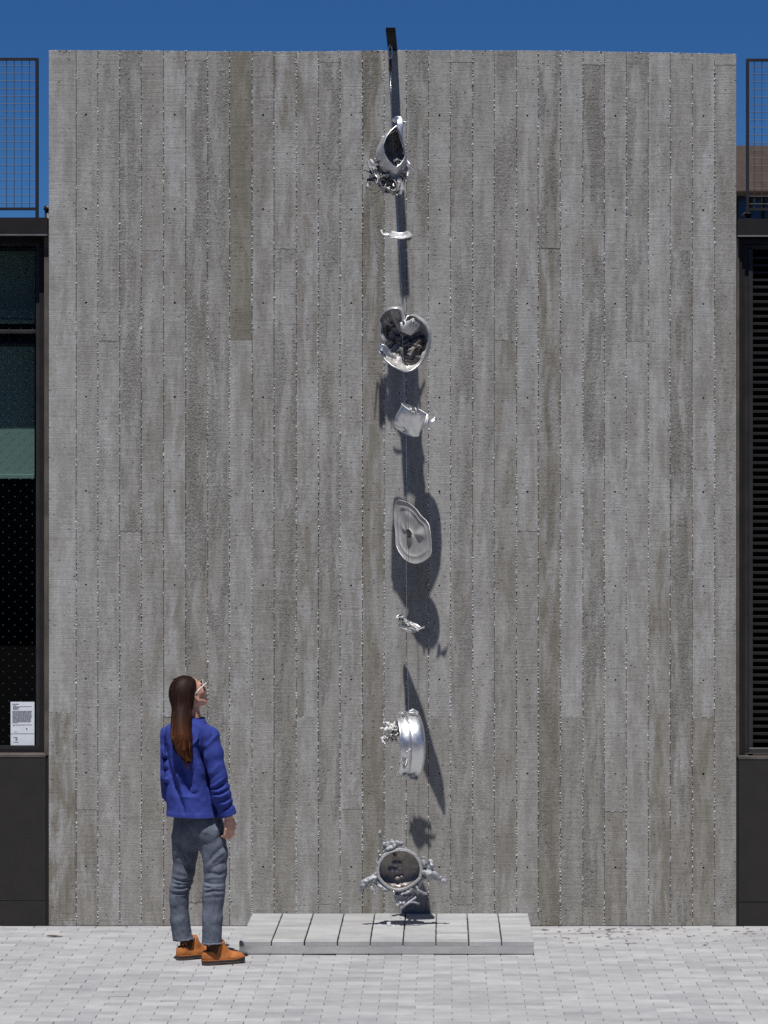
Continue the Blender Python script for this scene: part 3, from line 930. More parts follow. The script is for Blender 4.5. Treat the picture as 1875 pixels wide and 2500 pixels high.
# vent pipe further back on the left roof
vp = empty("vent_pipe", W(117, 690, 5.0), "dark vent pipe standing on the left roof behind the wall", "pipe")
p0 = W(117.5, 0, 5.0).x
MB().tube([(p0, 5.0, ZR - 0.01), (p0, 5.0, W(0, 512, 5.0).z)], 0.028, 12).build("pipe", M['mesh_steel'], vp, True)
MB().tube([(p0, 5.0, W(0, 513, 5.0).z), (p0, 5.0, W(0, 503, 5.0).z)], [0.040, 0.034], 12).build("cap", M['mesh_steel'], vp, True)

# ------------------------------------------------------------------ unseen block added behind the camera so glass and metal reflect something dark
ob = empty("added_reflection_building", (4, -52, 0), "unseen grey building added behind the camera for dark reflections", "building")
MB().box((-45, -62, 0), (50, -46, 13)).build("wall", M['grey_render'], ob)
for zb in (1.0, 5.0, 9.0):
    xx_ = -43.0
    while xx_ < 47:
        MB().box((xx_, -45.99, zb), (xx_ + 2.2, -45.9, zb + 2.3)).build("window", M['glass_far'], ob)
        xx_ += 4.1

# ------------------------------------------------------------------ building far behind on the right
FY = 26.0
fb = empty("far_building", (W(1900, 0, FY).x, FY + 4, 0), "distant building with brown metal roof band beyond the right roof", "building")
A = W(1500, 355, FY); B = W(2500, 466, FY)
MB().box((A.x, FY, B.z), (B.x, FY + 9, A.z)).build("fascia", M['brown_metal'], fb)
MB().box((A.x + 0.3, FY + 0.8, 0), (B.x - 0.3, FY + 8.5, B.z - 0.002)).build("wall", M['black'], fb)
k = 0; xx = 1700
while xx < 2480:
    a2 = W(xx, 481, FY + 0.8); b2 = W(xx + 27, 640, FY + 0.8)
    w_ = MB().box((a2.x, FY + 0.755, b2.z), (b2.x, FY + 0.80, a2.z)).build("window", M['bronze_soft'], fb)
    MB().box((a2.x + 0.02, FY + 0.745, b2.z + 0.02), (b2.x - 0.02, FY + 0.7545, a2.z - 0.02)).build("pane", M['glass_far'], w_)
    xx += 33; k += 1

# ================================================================== paver plinth
PH, PX0, PX1, PD = 0.082, -1.2375, 0.5600, 1.262
pl = empty("paver_plinth", ((PX0 + PX1) / 2, -PD / 2, 0), "low plinth of grey pavers edged in stainless steel against the wall", "plinth")
cols, rows = 9, 12
cw, rw = (PX1 - PX0) / cols, (PD - 0.006) / rows
qv, qf = paver_mesh("paver", cw, rw, 0.0292, 0.003, 0.003)
qv = [(p[0] * (cw - .0075) / (cw - .003), p[1], p[2]) for p in qv]
ppm = bpy.data.meshes.new("paver"); ppm.from_pydata(qv, [], qf); ppm.materials.append(M['plinth_paver'])
for c in range(cols):
    for r in range(rows):
        o = bpy.data.objects.new("paver", ppm); COL.objects.link(o)
        o.location = (PX0 + (c + 0.5) * cw + rng.gauss(0, 0.0006), -0.006 - (r + 0.5) * rw, PH + rng.gauss(0, 0.0003))
        o.rotation_euler = (rng.gauss(0, 0.003), rng.gauss(0, 0.0025), rng.gauss(0, 0.0015))
        o.parent = pl; o.matrix_parent_inverse = Matrix.Translation(-pl.location)
MB().box((PX0 + 0.008, -PD + 0.008, 0.008), (PX1 - 0.008, -0.013, 0.0515)).build("tray", M['black'], pl)
ST = 0.0522
MB().bevel_box((PX0 + 0.0045, -PD + 0.0035, 0.006), (PX1 - 0.0045, -PD + 0.0058, ST), 0.0003).build("edge_strip", M['stainless'], pl)
MB().bevel_box((PX0 + 0.0045, -PD + 0.0062, 0.006), (PX0 + 0.0065, -0.012, ST), 0.0003).build("edge_strip", M['stainless'], pl)
MB().bevel_box((PX1 - 0.0065, -PD + 0.0062, 0.006), (PX1 - 0.0045, -0.012, ST), 0.0003).build("edge_strip", M['stainless'], pl)
for fx in (PX0 + 0.1, (PX0 + PX1) / 2, PX1 - 0.1):
    for fy in (-0.12, -PD + 0.15):
        MB().tube([(fx, fy, -0.004), (fx, fy, 0.010)], 0.02, 10).build("foot", M['black'], pl)

# ================================================================== beam, hook and cable
AZ = -0.60                                                             # plane in which the work hangs
BZ = W(0, 122.8).z
bm = empty("cantilever_beam", (W(957, 0).x, 0.1, BZ), "black steel beam reaching out over the top of the wall", "beam")
bxa, bxb = W(946.8, 0, 0).x, W(969.6, 0, 0).x
MB().bevel_box((bxa, -0.715, BZ + 0.002), (bxb, 1.1, BZ + 0.033), 0.004).build("bar", M['beam'], bm)
ex = W(953, 0, AZ).x
MB().tube([(ex, AZ, BZ + 0.004), (ex, AZ, BZ - 0.045)], 0.0045, 8).build("eye_bolt", M['galv'], bm)
ring = [(ex + 0.011 * math.cos(k * math.pi / 8), AZ, BZ - 0.055 + 0.011 * math.sin(k * math.pi / 8)) for k in range(17)]
MB().tube(ring, 0.0035, 6, False).build("bolt_eye", M['galv'], bm, True)


def oval(cx, cz, rx, rz, r, Y, twist=0.0, n=24):
    p = []
    for k in range(n + 1):
        a = k * 2 * math.pi / n
        u = rx * math.cos(a)
        p.append((cx + u * math.cos(twist), Y + u * math.sin(twist), cz + rz * math.sin(a)))
    return MB().tube(p, r, 7, False)


hk = empty("quick_link", (ex, AZ, BZ - 0.12), "steel quick link and turnbuckle hanging under the beam end", "shackle")
lk = oval(ex - 0.001, BZ - 0.102, 0.0135, 0.043, 0.0036, AZ, 0.5); lk.build("link", M['cable'], hk, True)
MB().tube([(ex + 0.001, AZ, BZ - 0.142), (ex + 0.001, AZ, BZ - 0.150), (ex + 0.001, AZ, BZ - 0.152), (ex + 0.002, AZ, BZ - 0.225), (ex + 0.002, AZ, BZ - 0.228)], [0.003, 0.003, 0.0075, 0.0075, 0.003], 10).build("turnbuckle", M['galv'], hk, True)
oval(ex + 0.001, BZ - 0.240, 0.006, 0.017, 0.002, AZ).build("thimble", M['cable'], hk, True)
MB().bevel_box((ex - 0.003, AZ - 0.005, BZ - 0.282), (ex + 0.007, AZ + 0.005, BZ - 0.268), 0.002).build("clamp", M['cable'], hk)

line_px = [(953.5, 195), (955, 240), (958, 310), (962, 395), (968, 470), (975, 600), (980, 700), (985, 900), (987, 960), (992, 1060), (993, 1190), (993.5, 1260),
           (992, 1380), (992.5, 1500), (993, 1540), (995, 1640), (998, 1740), (998, 1765)]
cab = empty("hanging_cable", W(998, 1765, AZ), "thin steel cable stringing the hanging aluminium pieces together", "cable")
MB().tube([W(x, y, AZ - (0.045 if 1190 <= y <= 1400 else 0.0)) for x, y in line_px], 0.0017, 6).build("strand", M['cable'], cab, True)
for a_, b_ in (((961, 2177), (949.5, 2254)), ((963.5, 2182), (953.5, 2255))):
    MB().tube([W(*a_, AZ - 0.01), W(*b_, AZ)], 0.0011, 5).build("tie_strand", M['cable'], cab, True)

an = empty("anchor_block", W(949, 2258, AZ), "small bright metal anchor block on the plinth pavers", "anchor")
ac = W(949, 2250, AZ)
MB().bevel_box((ac.x - 0.012, AZ - 0.012, PH + 0.0006), (ac.x + 0.012, AZ + 0.012, PH + 0.024), 0.002).build("block", M['foam'], an)
oval(ac.x + 0.003, PH + 0.030, 0.006, 0.009, 0.0016, AZ).build("eyelet", M['cable'], an, True)
MB().tube([(ac.x + 0.012, AZ - 0.01, PH + 0.004), (ac.x + 0.03, AZ - 0.02, PH + 0.003), (ac.x + 0.045, AZ - 0.008, PH + 0.006), (ac.x + 0.05, AZ, PH + 0.004)], 0.0012, 5).build("cable_tail", M['cable'], an, True)

# ================================================================== crushed aluminium pieces


def solid(o, th, off=0.0):
    m = o.modifiers.new("thickness", 'SOLIDIFY'); m.thickness = th; m.offset = off
    return o


def subd(o, n=1):
    m = o.modifiers.new("smooth", 'SUBSURF'); m.levels = n; m.render_levels = n
    return o


def poly_resample(pts, n):
    pts = [Vector(p) for p in pts] + [Vector(pts[0])]
    L = [0]
    for i in range(1, len(pts)): L.append(L[-1] + (pts[i] - pts[i - 1]).length)
    out = []; j = 0
    for k in range(n):
        s = L[-1] * k / n
        while L[j + 1] < s: j += 1
        t = (s - L[j]) / max(L[j + 1] - L[j], 1e-9)
        out.append(pts[j].lerp(pts[j + 1], t))
    return out


def ribbon(pts, w, th=0.004, seed=0, crumple=0.01, nrm=None, ragged=0.0):
    """crumpled strip along pts; w = width or list"""
    r = random.Random(seed)
    pts = [Vector(p) for p in pts]
    rings = []
    side0 = None
    for i, p in enumerate(pts):
        t = (pts[min(i + 1, len(pts) - 1)] - pts[max(i - 1, 0)]).normalized()
        n = Vector(nrm) if nrm is not None else Vector((r.gauss(0, .3), -1, r.gauss(0, .3))).normalized()
        s = t.cross(n).normalized()
        if side0 is not None and s.dot(side0) < 0: s = -s
        side0 = s
        wd = (w[i] if isinstance(w, (list, tuple)) else w) * (1 + ragged * r.uniform(-1, 1))
        row = []
        for k in range(5):
            u = (k / 4 - 0.5) * wd
            row.append(p + s * u + n * (r.gauss(0, crumple) * (0.4 if k == 2 else 1)) + t * r.gauss(0, crumple * 0.4))
        rings.append(row)
    return rings


def add_ribbon(name, mat, parent, pts, w, th=0.003, seed=0, crumple=0.006, nrm=None, sub=1, ragged=0.0, flat=False):
    mb = MB().loft(ribbon(pts, w, th, seed, crumple, nrm, ragged), False)
    o = mb.build(name, mat, parent, not flat)
    solid(o, th)
    if sub: subd(o, sub)
    return o


def Z1(zx, zy, Y=AZ): return W(800 + zx * 0.2577, 30 + zy * 0.2577, Y)
def Z2(zx, zy, Y=AZ): return W(860 + zx * 0.1808, 700 + zy * 0.1808, Y)
def Z3(zx, zy, Y=AZ): return W(880 + zx * 0.2216, 1150 + zy * 0.2216, Y)
def Z4(zx, zy, Y=AZ): return W(880 + zx * 0.1447, 1680 + zy * 0.1447, Y)
def Z5(zx, zy, Y=AZ): return W(840 + zx * 0.1808, 1950 + zy * 0.1808, Y)


# ---- piece 1: torn pot with an almond mouth, a curled strap on top, shreds below
p1 = empty("torn_pot", Z1(660, 1720), "crushed torn aluminium pot with almond-shaped mouth, topmost of the hanging pieces", "sculpture", "hanging aluminium pieces")
mouth = [(650, 1078), (600, 1120), (555, 1180), (525, 1260), (535, 1330), (570, 1395), (610, 1445), (650, 1470), (690, 1440), (725, 1390), (738, 1350), (722, 1260), (700, 1180), (675, 1120)]
body = [(655, 1100), (580, 1130), (520, 1190), (475, 1270), (450, 1370), (465, 1470), (520, 1550), (620, 1600), (690, 1570), (735, 1500), (750, 1400), (735, 1290), (712, 1200), (690, 1140)]
back = [(650, 1150), (590, 1170), (530, 1220), (490, 1300), (470, 1390), (490, 1470), (540, 1530), (610, 1560), (670, 1540), (705, 1480), (715, 1400), (705, 1310), (690, 1230), (670, 1180)]
n = 40
R0 = poly_resample([Z1(*q, AZ - 0.10 + 0.06 * ((q[0] - 640) / 200)) for q in mouth], n)
cen0 = sum(R0, Vector()) / n
Rin = [p.lerp(cen0, -0.055) + Vector((0, 0.006, 0)) for p in R0]
R1 = poly_resample([Z1(*q, AZ - 0.02) for q in body], n)
R2 = poly_resample([Z1(*q, AZ + 0.05) for q in body], n)
R3 = poly_resample([Z1(*q, AZ + 0.11) for q in back], n)
rr = random.Random(3)
Rm = [a.lerp(b, 0.30) + Vector((0, -0.01, 0)) for a, b in zip(Rin, R1)]
R1 = [p + Vector((rr.gauss(0, .004), rr.gauss(0, .008), rr.gauss(0, .003))) for p in R1]
R2 = [p + Vector((rr.gauss(0, .005), rr.gauss(0, .008), rr.gauss(0, .004))) for p in R2]
R3 = [p + Vector((rr.gauss(0, .006), rr.gauss(0, .02), rr.gauss(0, .006))) for p in R3]
sh1 = MB().loft([R0, Rin, Rm, R1, R2, R3]).build("shell", M['alu'], p1, True)
solid(sh1, 0.004); subd(sh1, 1)
rim1 = MB().tube(R0 + [R0[0]], 0.0045, 8, False).build("rim", M['alu_bright'], p1, True)
inl = [p.lerp(sum(R2, Vector()) / n, 0.10) for p in R2]
MB().add([*inl, sum(inl, Vector()) / n + Vector((0, .03, 0))], [(i, (i + 1) % n, n) for i in range(n)]).build("burnt_floor", M['alu_burnt'], p1, True)
add_ribbon("strap", M['alu_bright'], p1, [Z1(620, 1040, AZ - 0.03), Z1(640, 1008, AZ - 0.05), Z1(675, 1000, AZ - 0.06), Z1(690, 1040, AZ - 0.075), Z1(688, 1090, AZ - 0.08), Z1(690, 1150, AZ - 0.08), Z1(702, 1210, AZ - 0.075), Z1(722, 1290, AZ - 0.06)],
           [0.03, 0.034, 0.042, 0.046, 0.040, 0.030, 0.020, 0.008], 0.003, 4, 0.002, (0.1, -1, 0.15))
MB().tube([Z1(700, 1035, AZ - 0.05), Z1(735, 1042, AZ - 0.05), Z1(758, 1040, AZ - 0.05)], [0.004, 0.006, 0.003], 7).build("rivet", M['alu'], p1, True)
shreds = [([(400, 1400), (420, 1450), (450, 1510), (480, 1560), (470, 1610)], .045), ([(378, 1392), (400, 1460), (440, 1520), (470, 1570)], .025), ([(450, 1590), (520, 1600), (560, 1630), (600, 1600)], .05),
          ([(570, 1590), (620, 1640), (640, 1690), (700, 1690)], .06), ([(650, 1540), (690, 1600), (690, 1680), (685, 1722)], .05), ([(600, 1700), (640, 1665), (690, 1640), (720, 1560)], .04),
          ([(740, 1400), (760, 1440), (745, 1530), (720, 1620)], .03), ([(640, 1420), (680, 1440), (720, 1400), (745, 1365)], .03), ([(600, 1470), (640, 1520), (680, 1560), (650, 1600)], .035),
          ([(500, 1540), (480, 1600), (500, 1640), (530, 1640)], .03), ([(560, 1560), (610, 1570), (640, 1530), (690, 1500)], .028), ([(480, 1350), (500, 1330), (520, 1350), (500, 1370)], .02)]
for i, (q, w_) in enumerate(shreds):
    add_ribbon("shred", M['alu_burnt'] if i in (2, 4, 5, 9) else M['alu'], p1, [Z1(*a, AZ - 0.06 + 0.02 * (i % 4)) for a in q], [w_ * k for k in (0.6, 1, 1.1, 0.5, 0.3)][:len(q)], 0.003, 20 + i, 0.009, ragged=0.4, sub=0, flat=True)
rr = random.Random(77)
for i in range(46):
    u_ = rr.random()
    if u_ < .30: cx_, cy_ = rr.uniform(400, 490), rr.uniform(1400, 1600)
    elif u_ < .85: cx_, cy_ = rr.uniform(500, 740), rr.uniform(1500, 1690)
    else: cx_, cy_ = rr.uniform(620, 760), rr.uniform(1400, 1500)
    q = [(cx_, cy_)]; dx_, dy_ = rr.gauss(0, 30), rr.gauss(15, 25)
    for s in range(3): q.append((q[-1][0] + dx_ * .6 + rr.gauss(0, 16), q[-1][1] + dy_ * .6 + rr.gauss(0, 16)))
    add_ribbon("shred", M['alu_burnt'] if i % 3 == 0 else M['alu'], p1, [Z1(*a, AZ - 0.08 + 0.12 * rr.random()) for a in q], [rr.uniform(.010, .034) * k for k in (1, 1.1, .8, .2)], 0.0025, 120 + i, 0.006, ragged=0.5, sub=0, flat=True)
for (q0, q1) in (((500, 1185), (535, 1175)), ((440, 1380), (462, 1400))):
    MB().tube([Z1(*q0, AZ), Z1(*q1, AZ)], [0.002, 0.005], 6).build("spike", M['alu'], p1, True)
MB().tube([Z1(x, y, AZ - .07) for x, y in ((600, 1560), (640, 1600), (660, 1650), (630, 1690), (600, 1680))], 0.0035, 6).build("wire_loop", M['alu'], p1, True)

# ---- piece 2: curved strip
p2 = empty("curved_strip", Z1(690, 2140), "small curved aluminium strip threaded on the cable, second hanging piece from the top", "sculpture", "hanging aluminium pieces")
add_ribbon("strip", M['alu'], p2, [Z1(590, 2085, AZ - .02), Z1(625, 2105, AZ - .045), Z1(670, 2120, AZ - .06), Z1(715, 2120, AZ - .06), Z1(760, 2105, AZ - .045), Z1(792, 2090, AZ - .01)], [.036, .048, .050, .050, .046, .052], 0.003, 2, 0.002, (0, -1, 0.25))
rows2 = []
for j in range(6):
    yy = AZ - .12 + .20 * j / 5
    rows2.append([Z1(585 + 42 * k, 2132 + 10 * math.sin(k * .62 + .3) - 1.5 * j, yy + .012 * math.sin(k * 1.1)) + Vector((.004 * math.sin(3 * j + k), 0, .003 * math.sin(2.3 * j + 1.7 * k))) for k in range(6)])
o2 = MB().loft(rows2, False).build("back_flange", M['alu'], p2, True); solid(o2, .003)
add_ribbon("bent_tab", M['alu'], p2, [Z1(508, 2055), Z1(515, 2090), Z1(540, 2108), Z1(590, 2105)], [.012, .016, .022, .03], 0.003, 8, 0.004)
add_ribbon("end_curl", M['alu_burnt'], p2, [Z1(790, 2110), Z1(780, 2145), Z1(750, 2155)], [.025, .03, .015], 0.003, 12, 0.003)

# ---- piece 3: heart-shaped folded pot
p3 = empty("heart_pot", Z2(720, 1160), "heart-shaped folded aluminium pot with charred inside, third piece from the top", "sculpture", "hanging aluminium pieces")
rim = [(372, 420), (405, 365), (455, 322), (520, 296), (590, 288), (638, 305), (664, 345), (672, 420), (690, 480), (720, 470), (740, 400), (790, 385), (850, 408), (935, 465), (1000, 535), (1032, 630), (1030, 750), (1000, 880),
       (950, 990), (885, 1070), (800, 1130), (720, 1150), (640, 1118), (545, 1070), (450, 990), (385, 905), (350, 860), (345, 805), (375, 765), (440, 770), (420, 700), (378, 640), (392, 540), (362, 470)]
n = 68
Rr = poly_resample([Z2(*q, AZ - 0.055 + 0.03 * math.sin(q[0] / 130.0)) for q in rim], n)
cen = Z2(690, 720, AZ)
def shrink(R, k, dy, jit, seed):
    r = random.Random(seed); c = Vector((cen.x, 0, cen.z)); out = []
    for p in R:
        q = p.copy(); q.x = c.x + (p.x - c.x) * k; q.z = c.z + (p.z - c.z) * k; q.y = p.y + dy
        out.append(q + Vector((r.gauss(0, jit), r.gauss(0, jit), r.gauss(0, jit))))
    return out
sft = lambda R, dx, dz: [p + Vector((dx, 0, dz)) for p in R]
o3 = MB().loft([Rr, sft(shrink(Rr, 1.03, 0.02, .001, 1), .006, .004), sft(shrink(Rr, 1.035, 0.06, .002, 2), .014, .010), sft(shrink(Rr, 1.0, 0.11, .004, 3), .018, .014), shrink(Rr, 0.9, 0.155, .005, 4), shrink(Rr, 0.62, 0.175, .006, 5), shrink(Rr, 0.1, 0.17, .006, 6)]).build("shell", M['alu'], p3, True)
solid(o3, 0.004); subd(o3, 1)
MB().tube(Rr + [Rr[0]], 0.0042, 8, False).build("rim", M['alu_bright'], p3, True)
in3 = MB().loft([shrink(Rr, 0.985, 0.02, .003, 21), shrink(Rr, 0.95, 0.05, .006, 22), shrink(Rr, 0.86, 0.085, .009, 23), shrink(Rr, 0.6, 0.105, .012, 24), shrink(Rr, 0.3, 0.105, .012, 25), shrink(Rr, 0.02, 0.10, .004, 26)]).build("burnt_lining", M['alu_burnt'], p3, True)
subd(in3, 1)
add_ribbon("dent_fold", M['alu'], p3, [Z2(735, 465, AZ - .085), Z2(755, 520, AZ - .075), Z2(800, 540, AZ - .07), Z2(850, 520, AZ - .06), Z2(890, 490, AZ - .05)], [.085, .12, .115, .085, .05], 0.003, 5, 0.006, (0.25, -1, -0.45), sub=0)
add_ribbon("torn_lip", M['alu_bright'], p3, [Z2(350, 860, AZ - .07), Z2(400, 800, AZ - .075), Z2(460, 860, AZ - .07), Z2(520, 930, AZ - .06), Z2(600, 975, AZ - .05)], [.02, .055, .05, .035, .012], 0.003, 6, 0.004)
v3 = Vol((cen.x - .2, AZ - .1, cen.z - .22), (cen.x + .2, AZ + .16, cen.z + .2), 0.0055)
for (zx, zy, r_) in ((720, 800, .05), (760, 920, .05), (690, 900, .05), (830, 850, .045), (880, 780, .035), (640, 720, .04), (560, 480, .03), (620, 440, .028), (500, 470, .03), (900, 720, .03), (740, 1020, .04), (800, 1000, .035), (860, 960, .03), (480, 560, .028), (460, 640, .025)):
    v3.ell(Z2(zx, zy, AZ + 0.040 + (0 if zy > 700 else .015)), np.eye(3), (r_ * .82, r_ * .6, r_ * .82), 0.02)
X, Y, Z = v3.grid(); v3.v += 0.009 * vnoise(X, Y, Z, 48) + 0.007 * vnoise(X, Y, Z, 95) + .004 * vnoise(X, Y, Z, 160)
v3.mesh("dross", M['dross'], p3)

# ---- piece 4: small tilted pot
p4 = empty("small_pot", Z2(700, 2020), "small tilted shiny pot with broken handles, fourth hanging piece", "sculpture", "hanging aluminium pieces")
mc = Z2(850, 1668); bc = Z2(712, 1945)
ax4 = (bc - mc); L4 = ax4.length; ax4.normalize(); ax4 = (ax4 + Vector((0, 0.25, 0))).normalized()
s4 = Vector((0, 1, 0)).cross(ax4).normalized(); t4 = ax4.cross(s4).normalized()
rings = []
rr = random.Random(9)
for (u, ra, rb_) in ((0.0, .093, .070), (0.02, .092, .070), (0.2, .093, .070), (0.4, .096, .066), (0.58, .098, .060), (0.72, .098, .050), (0.86, .099, .044), (0.97, .094, .034), (1.03, .07, .022), (1.05, .03, .012), (1.055, .004, .004)):
    ring = []
    for k in range(40):
        a = 2 * math.pi * k / 40
        dent = 1 - 0.10 * math.exp(-((a - 5.2) / 0.35) ** 2) * (1 if u > 0.4 else 0.3) - 0.07 * math.exp(-((a - 4.1) / 0.3) ** 2) * u
        cr = 0.012 * abs(math.sin(2.5 * a + 5 * u)) * u + 0.010 * math.exp(-((u - .74 - .10 * math.sin(2 * a)) / .06) ** 2)
        ring.append(mc + ax4 * (u * L4 + .012 * u * math.sin(2 * a + .6)) + (s4 * (ra * math.cos(a)) + t4 * (rb_ * math.sin(a))) * dent - (s4 * math.cos(a) + t4 * math.sin(a)) * cr)
    rings.append(ring)
o4 = MB().loft(rings).build("shell", M['alu_bright'], p4, True); solid(o4, 0.0035); subd(o4, 1)
MB().tube(rings[0] + [rings[0][0]], 0.004, 8, False).build("rim", M['alu'], p4, True)
for zx in (795, 860):
    MB().tube([Z2(zx - 15, 1635, AZ - .075), Z2(zx, 1655, AZ - .085), Z2(zx + 6, 1690, AZ - .085), Z2(zx - 6, 1725, AZ - .078)], [.005, .006, .005, .004], 7).build("stub", M['alu'], p4, True)
add_ribbon("side_band", M['alu'], p4, [Z2(1015, 1715, AZ - .05), Z2(1005, 1790, AZ - .065), Z2(990, 1850, AZ - .065), Z2(975, 1905, AZ - .055)], [.018, .024, .024, .012], 0.004, 3, 0.004)
add_ribbon("handle", M['alu_bright'], p4, [Z2(1015, 1850, AZ - .05), Z2(1060, 1825, AZ - .06), Z2(1095, 1800, AZ - .06), Z2(1130, 1775, AZ - .055), Z2(1142, 1790, AZ - .04)], [.012, .022, .026, .024, .02], 0.006, 13, 0.002)
MB().tube([W(985, 985, AZ), W(989, 1060, AZ)], 0.0019, 6).build("cable_pin", M['cable'], p4)

# ---- piece 5: warped lid, turned away from the camera plane
p5 = empty("warped_lid", Z3(620, 1020), "large warped aluminium lid with a burnt hole in its middle, fifth hanging piece", "sculpture", "hanging aluminium pieces")
lid = [(405, 345), (425, 322), (450, 316), (480, 328), (540, 345), (590, 385), (640, 430), (690, 500), (740, 545), (775, 600), (795, 680), (800, 780), (797, 850), (806, 890), (785, 940), (740, 970), (690, 1000), (630, 1020), (560, 1005), (490, 960), (440, 890),
       (412, 820), (400, 700), (390, 600), (386, 450), (395, 380)]
c5 = Z3(598, 690)
TURN = math.radians(52)
def lid_pt(q, lift=0.0):
    p = Z3(*q); dx = p.x - c5.x
    return Vector((p.x - lift * math.sin(TURN), AZ - 0.0 - dx * math.tan(TURN) - lift * math.cos(TURN), p.z))
n = 72
outline = poly_resample([Vector((q[0], q[1], 0)) for q in lid], n)
hole = (545, 690)
rings5 = []
prof = [(0.12, .010), (0.15, .002), (0.2, -.003), (0.4, -.004), (0.6, .0), (0.70, .000), (0.75, .006), (0.79, .008), (0.83, .005), (0.9, .006), (0.96, .009), (1.0, .013)]
for (t_, lift) in prof:
    ring = []
    for k, p in enumerate(outline):
        a = 2 * math.pi * k / n
        hx_, hy_ = hole[0] + (600 - hole[0]) * t_, hole[1] + (680 - hole[1]) * t_
        q = (hx_ + (p.x - 600) * t_, hy_ + (p.y - 680) * t_)
        l = lift + (0.002 * math.sin(3 * a + 1) + 0.002 * math.sin(7 * a)) * t_ ** 2
        for (bx, by, br, bh) in ((528, 505, 30, .030), (520, 600, 24, .018), (668, 700, 32, .030), (490, 640, 22, .016), (560, 740, 26, .012)):
            l += bh * math.exp(-(((q[0] - bx) / br) ** 2 + ((q[1] - by) / (br * 1.4)) ** 2))
        ring.append(lid_pt(q, l))
    rings5.append(ring)
o5 = MB().loft(rings5).build("disc", M['alu_lid'], p5, True); solid(o5, 0.004); subd(o5, 1)
MB().tube(rings5[-1] + [rings5[-1][0]], 0.003, 6, False).build("rim", M['alu'], p5, True)
MB().tube(rings5[0] + [rings5[0][0]], 0.005, 7, False).build("burnt_hole_edge", M['char'], p5, True)

# ---- piece 6: cluster of shards
p6 = empty("shard_cluster", Z3(560, 1790), "small cluster of crumpled silvery shards, sixth hanging piece", "sculpture", "hanging aluminium pieces")
for i, (q, w_) in enumerate([([(395, 1605), (430, 1590), (468, 1582)], .012), ([(420, 1630), (470, 1640), (510, 1660)], .03), ([(440, 1600), (450, 1640), (490, 1680), (540, 1690)], .035), ([(510, 1660), (560, 1680), (600, 1710), (660, 1730)], .03),
                              ([(540, 1670), (600, 1720), (640, 1760)], .02), ([(600, 1700), (650, 1740), (700, 1720)], .014), ([(420, 1700), (480, 1715), (540, 1735), (600, 1770)], .016), ([(530, 1650), (545, 1700), (580, 1750)], .025)]):
    add_ribbon("shard", M['foam'] if i % 3 else M['alu_bright'], p6, [Z3(*a, AZ - .03 + .015 * (i % 4)) for a in q], w_, 0.003, 50 + i, 0.007, ragged=0.4, sub=0, flat=True)
bw = []
for (t_, d_) in ((1.0, 0), (0.8, .02), (0.45, .035), (0.05, .04)):
    bw.append([Z3(510, 1740, AZ) + Vector((0.044 * t_ * math.cos(a) + 0.0, 0.045 * t_ * math.sin(a), -d_ * 0.6 - 0.014 * t_ * math.cos(a))) for a in [2 * math.pi * k / 24 for k in range(24)]])
o6 = MB().loft(bw).build("scoop", M['alu'], p6, True); solid(o6, .003)

# ---- piece 7: pot lying on its side with a lump of froth in the mouth
p7 = empty("banded_pot", Z4(900, 1540), "polished round pot hanging sideways with frothy lump at its mouth", "sculpture", "hanging aluminium pieces")
PHI = math.radians(11)
a7 = Vector((math.cos(PHI), math.sin(PHI), 0.03)).normalized()
h7 = Vector((-math.sin(PHI), math.cos(PHI), 0)); v7 = a7.cross(h7).normalized()
c7 = Z4(605, 960)
def ring7(s, r, seed=None, n=64, sag=1.0):
    """only the near half of the pot is left: the far side is torn away"""
    out = []
    for k in range(n):
        a = math.radians(72 + 6 * math.sin(s * 90)) + math.radians(214) * k / (n - 1)
        dent = 1.0 - 0.05 * math.exp(-((a - 3.9) / 0.28) ** 2) - 0.04 * math.exp(-((a - 5.4) / 0.3) ** 2)
        out.append(c7 + a7 * s + (h7 * math.cos(a) + v7 * (math.sin(a) * sag)) * (r * dent))
    return out
px7 = CAM_D / F_PX * 0.97
prof7 = [(-.004, .196), (0.0, .202), (.006, .201), (.02, .199), (.040, .199), (.050, .2015), (.056, .199), (.060, .2045), (.068, .2075), (.076, .2075), (.085, .207), (.105, .2065), (.125, .204), (.140, .197), (.150, .184), (.156, .165), (.158, .14), (.158, .08), (.158, .01)]
o7 = MB().loft([ring7(s, r) for s, r in prof7], False).build("shell", M['alu_bright'], p7, True); solid(o7, 0.003, -1); smooth_by_angle(o7, 50)
for s, r, w_ in ((-.004, .198, .0045), (.053, .2035, .0032), (.062, .2065, .003)):
    q = ring7(s, r); MB().tube(q, w_, 8).build("band", M['alu_bright'], p7, True)
for i, (q, w_) in enumerate([([(660, 1240), (690, 1300), (680, 1380), (620, 1470)], .018), ([(800, 1200), (770, 1290), (720, 1390), (690, 1430)], .014), ([(770, 1240), (800, 1330), (760, 1430), (720, 1470)], .02), ([(790, 1470), (850, 1440), (870, 1490), (960, 1520)], .03),
                              ([(540, 1330), (510, 1360)], .01), ([(740, 400), (720, 450), (690, 500)], .012), ([(640, 430), (690, 410), (720, 440)], .012), ([(820, 390), (880, 380), (930, 400), (970, 430)], .02), ([(830, 1010), (800, 1060), (770, 1100)], .012)]):
    add_ribbon("shred", M['alu_burnt'] if i in (2, 3) else M['alu'], p7, [Z4(*a, AZ - .20 + (0 if 700 < a[1] < 1300 else .12)) for a in q], w_, 0.003, 70 + i, 0.005, ragged=0.3, sub=0, flat=True)
v7o = Vol(Z4(330, 1030, AZ - .12) - Vector((.01, 0, .01)), Z4(680, 510, AZ + .12) + Vector((.02, 0, .02)), 0.0042)
rr = random.Random(31)
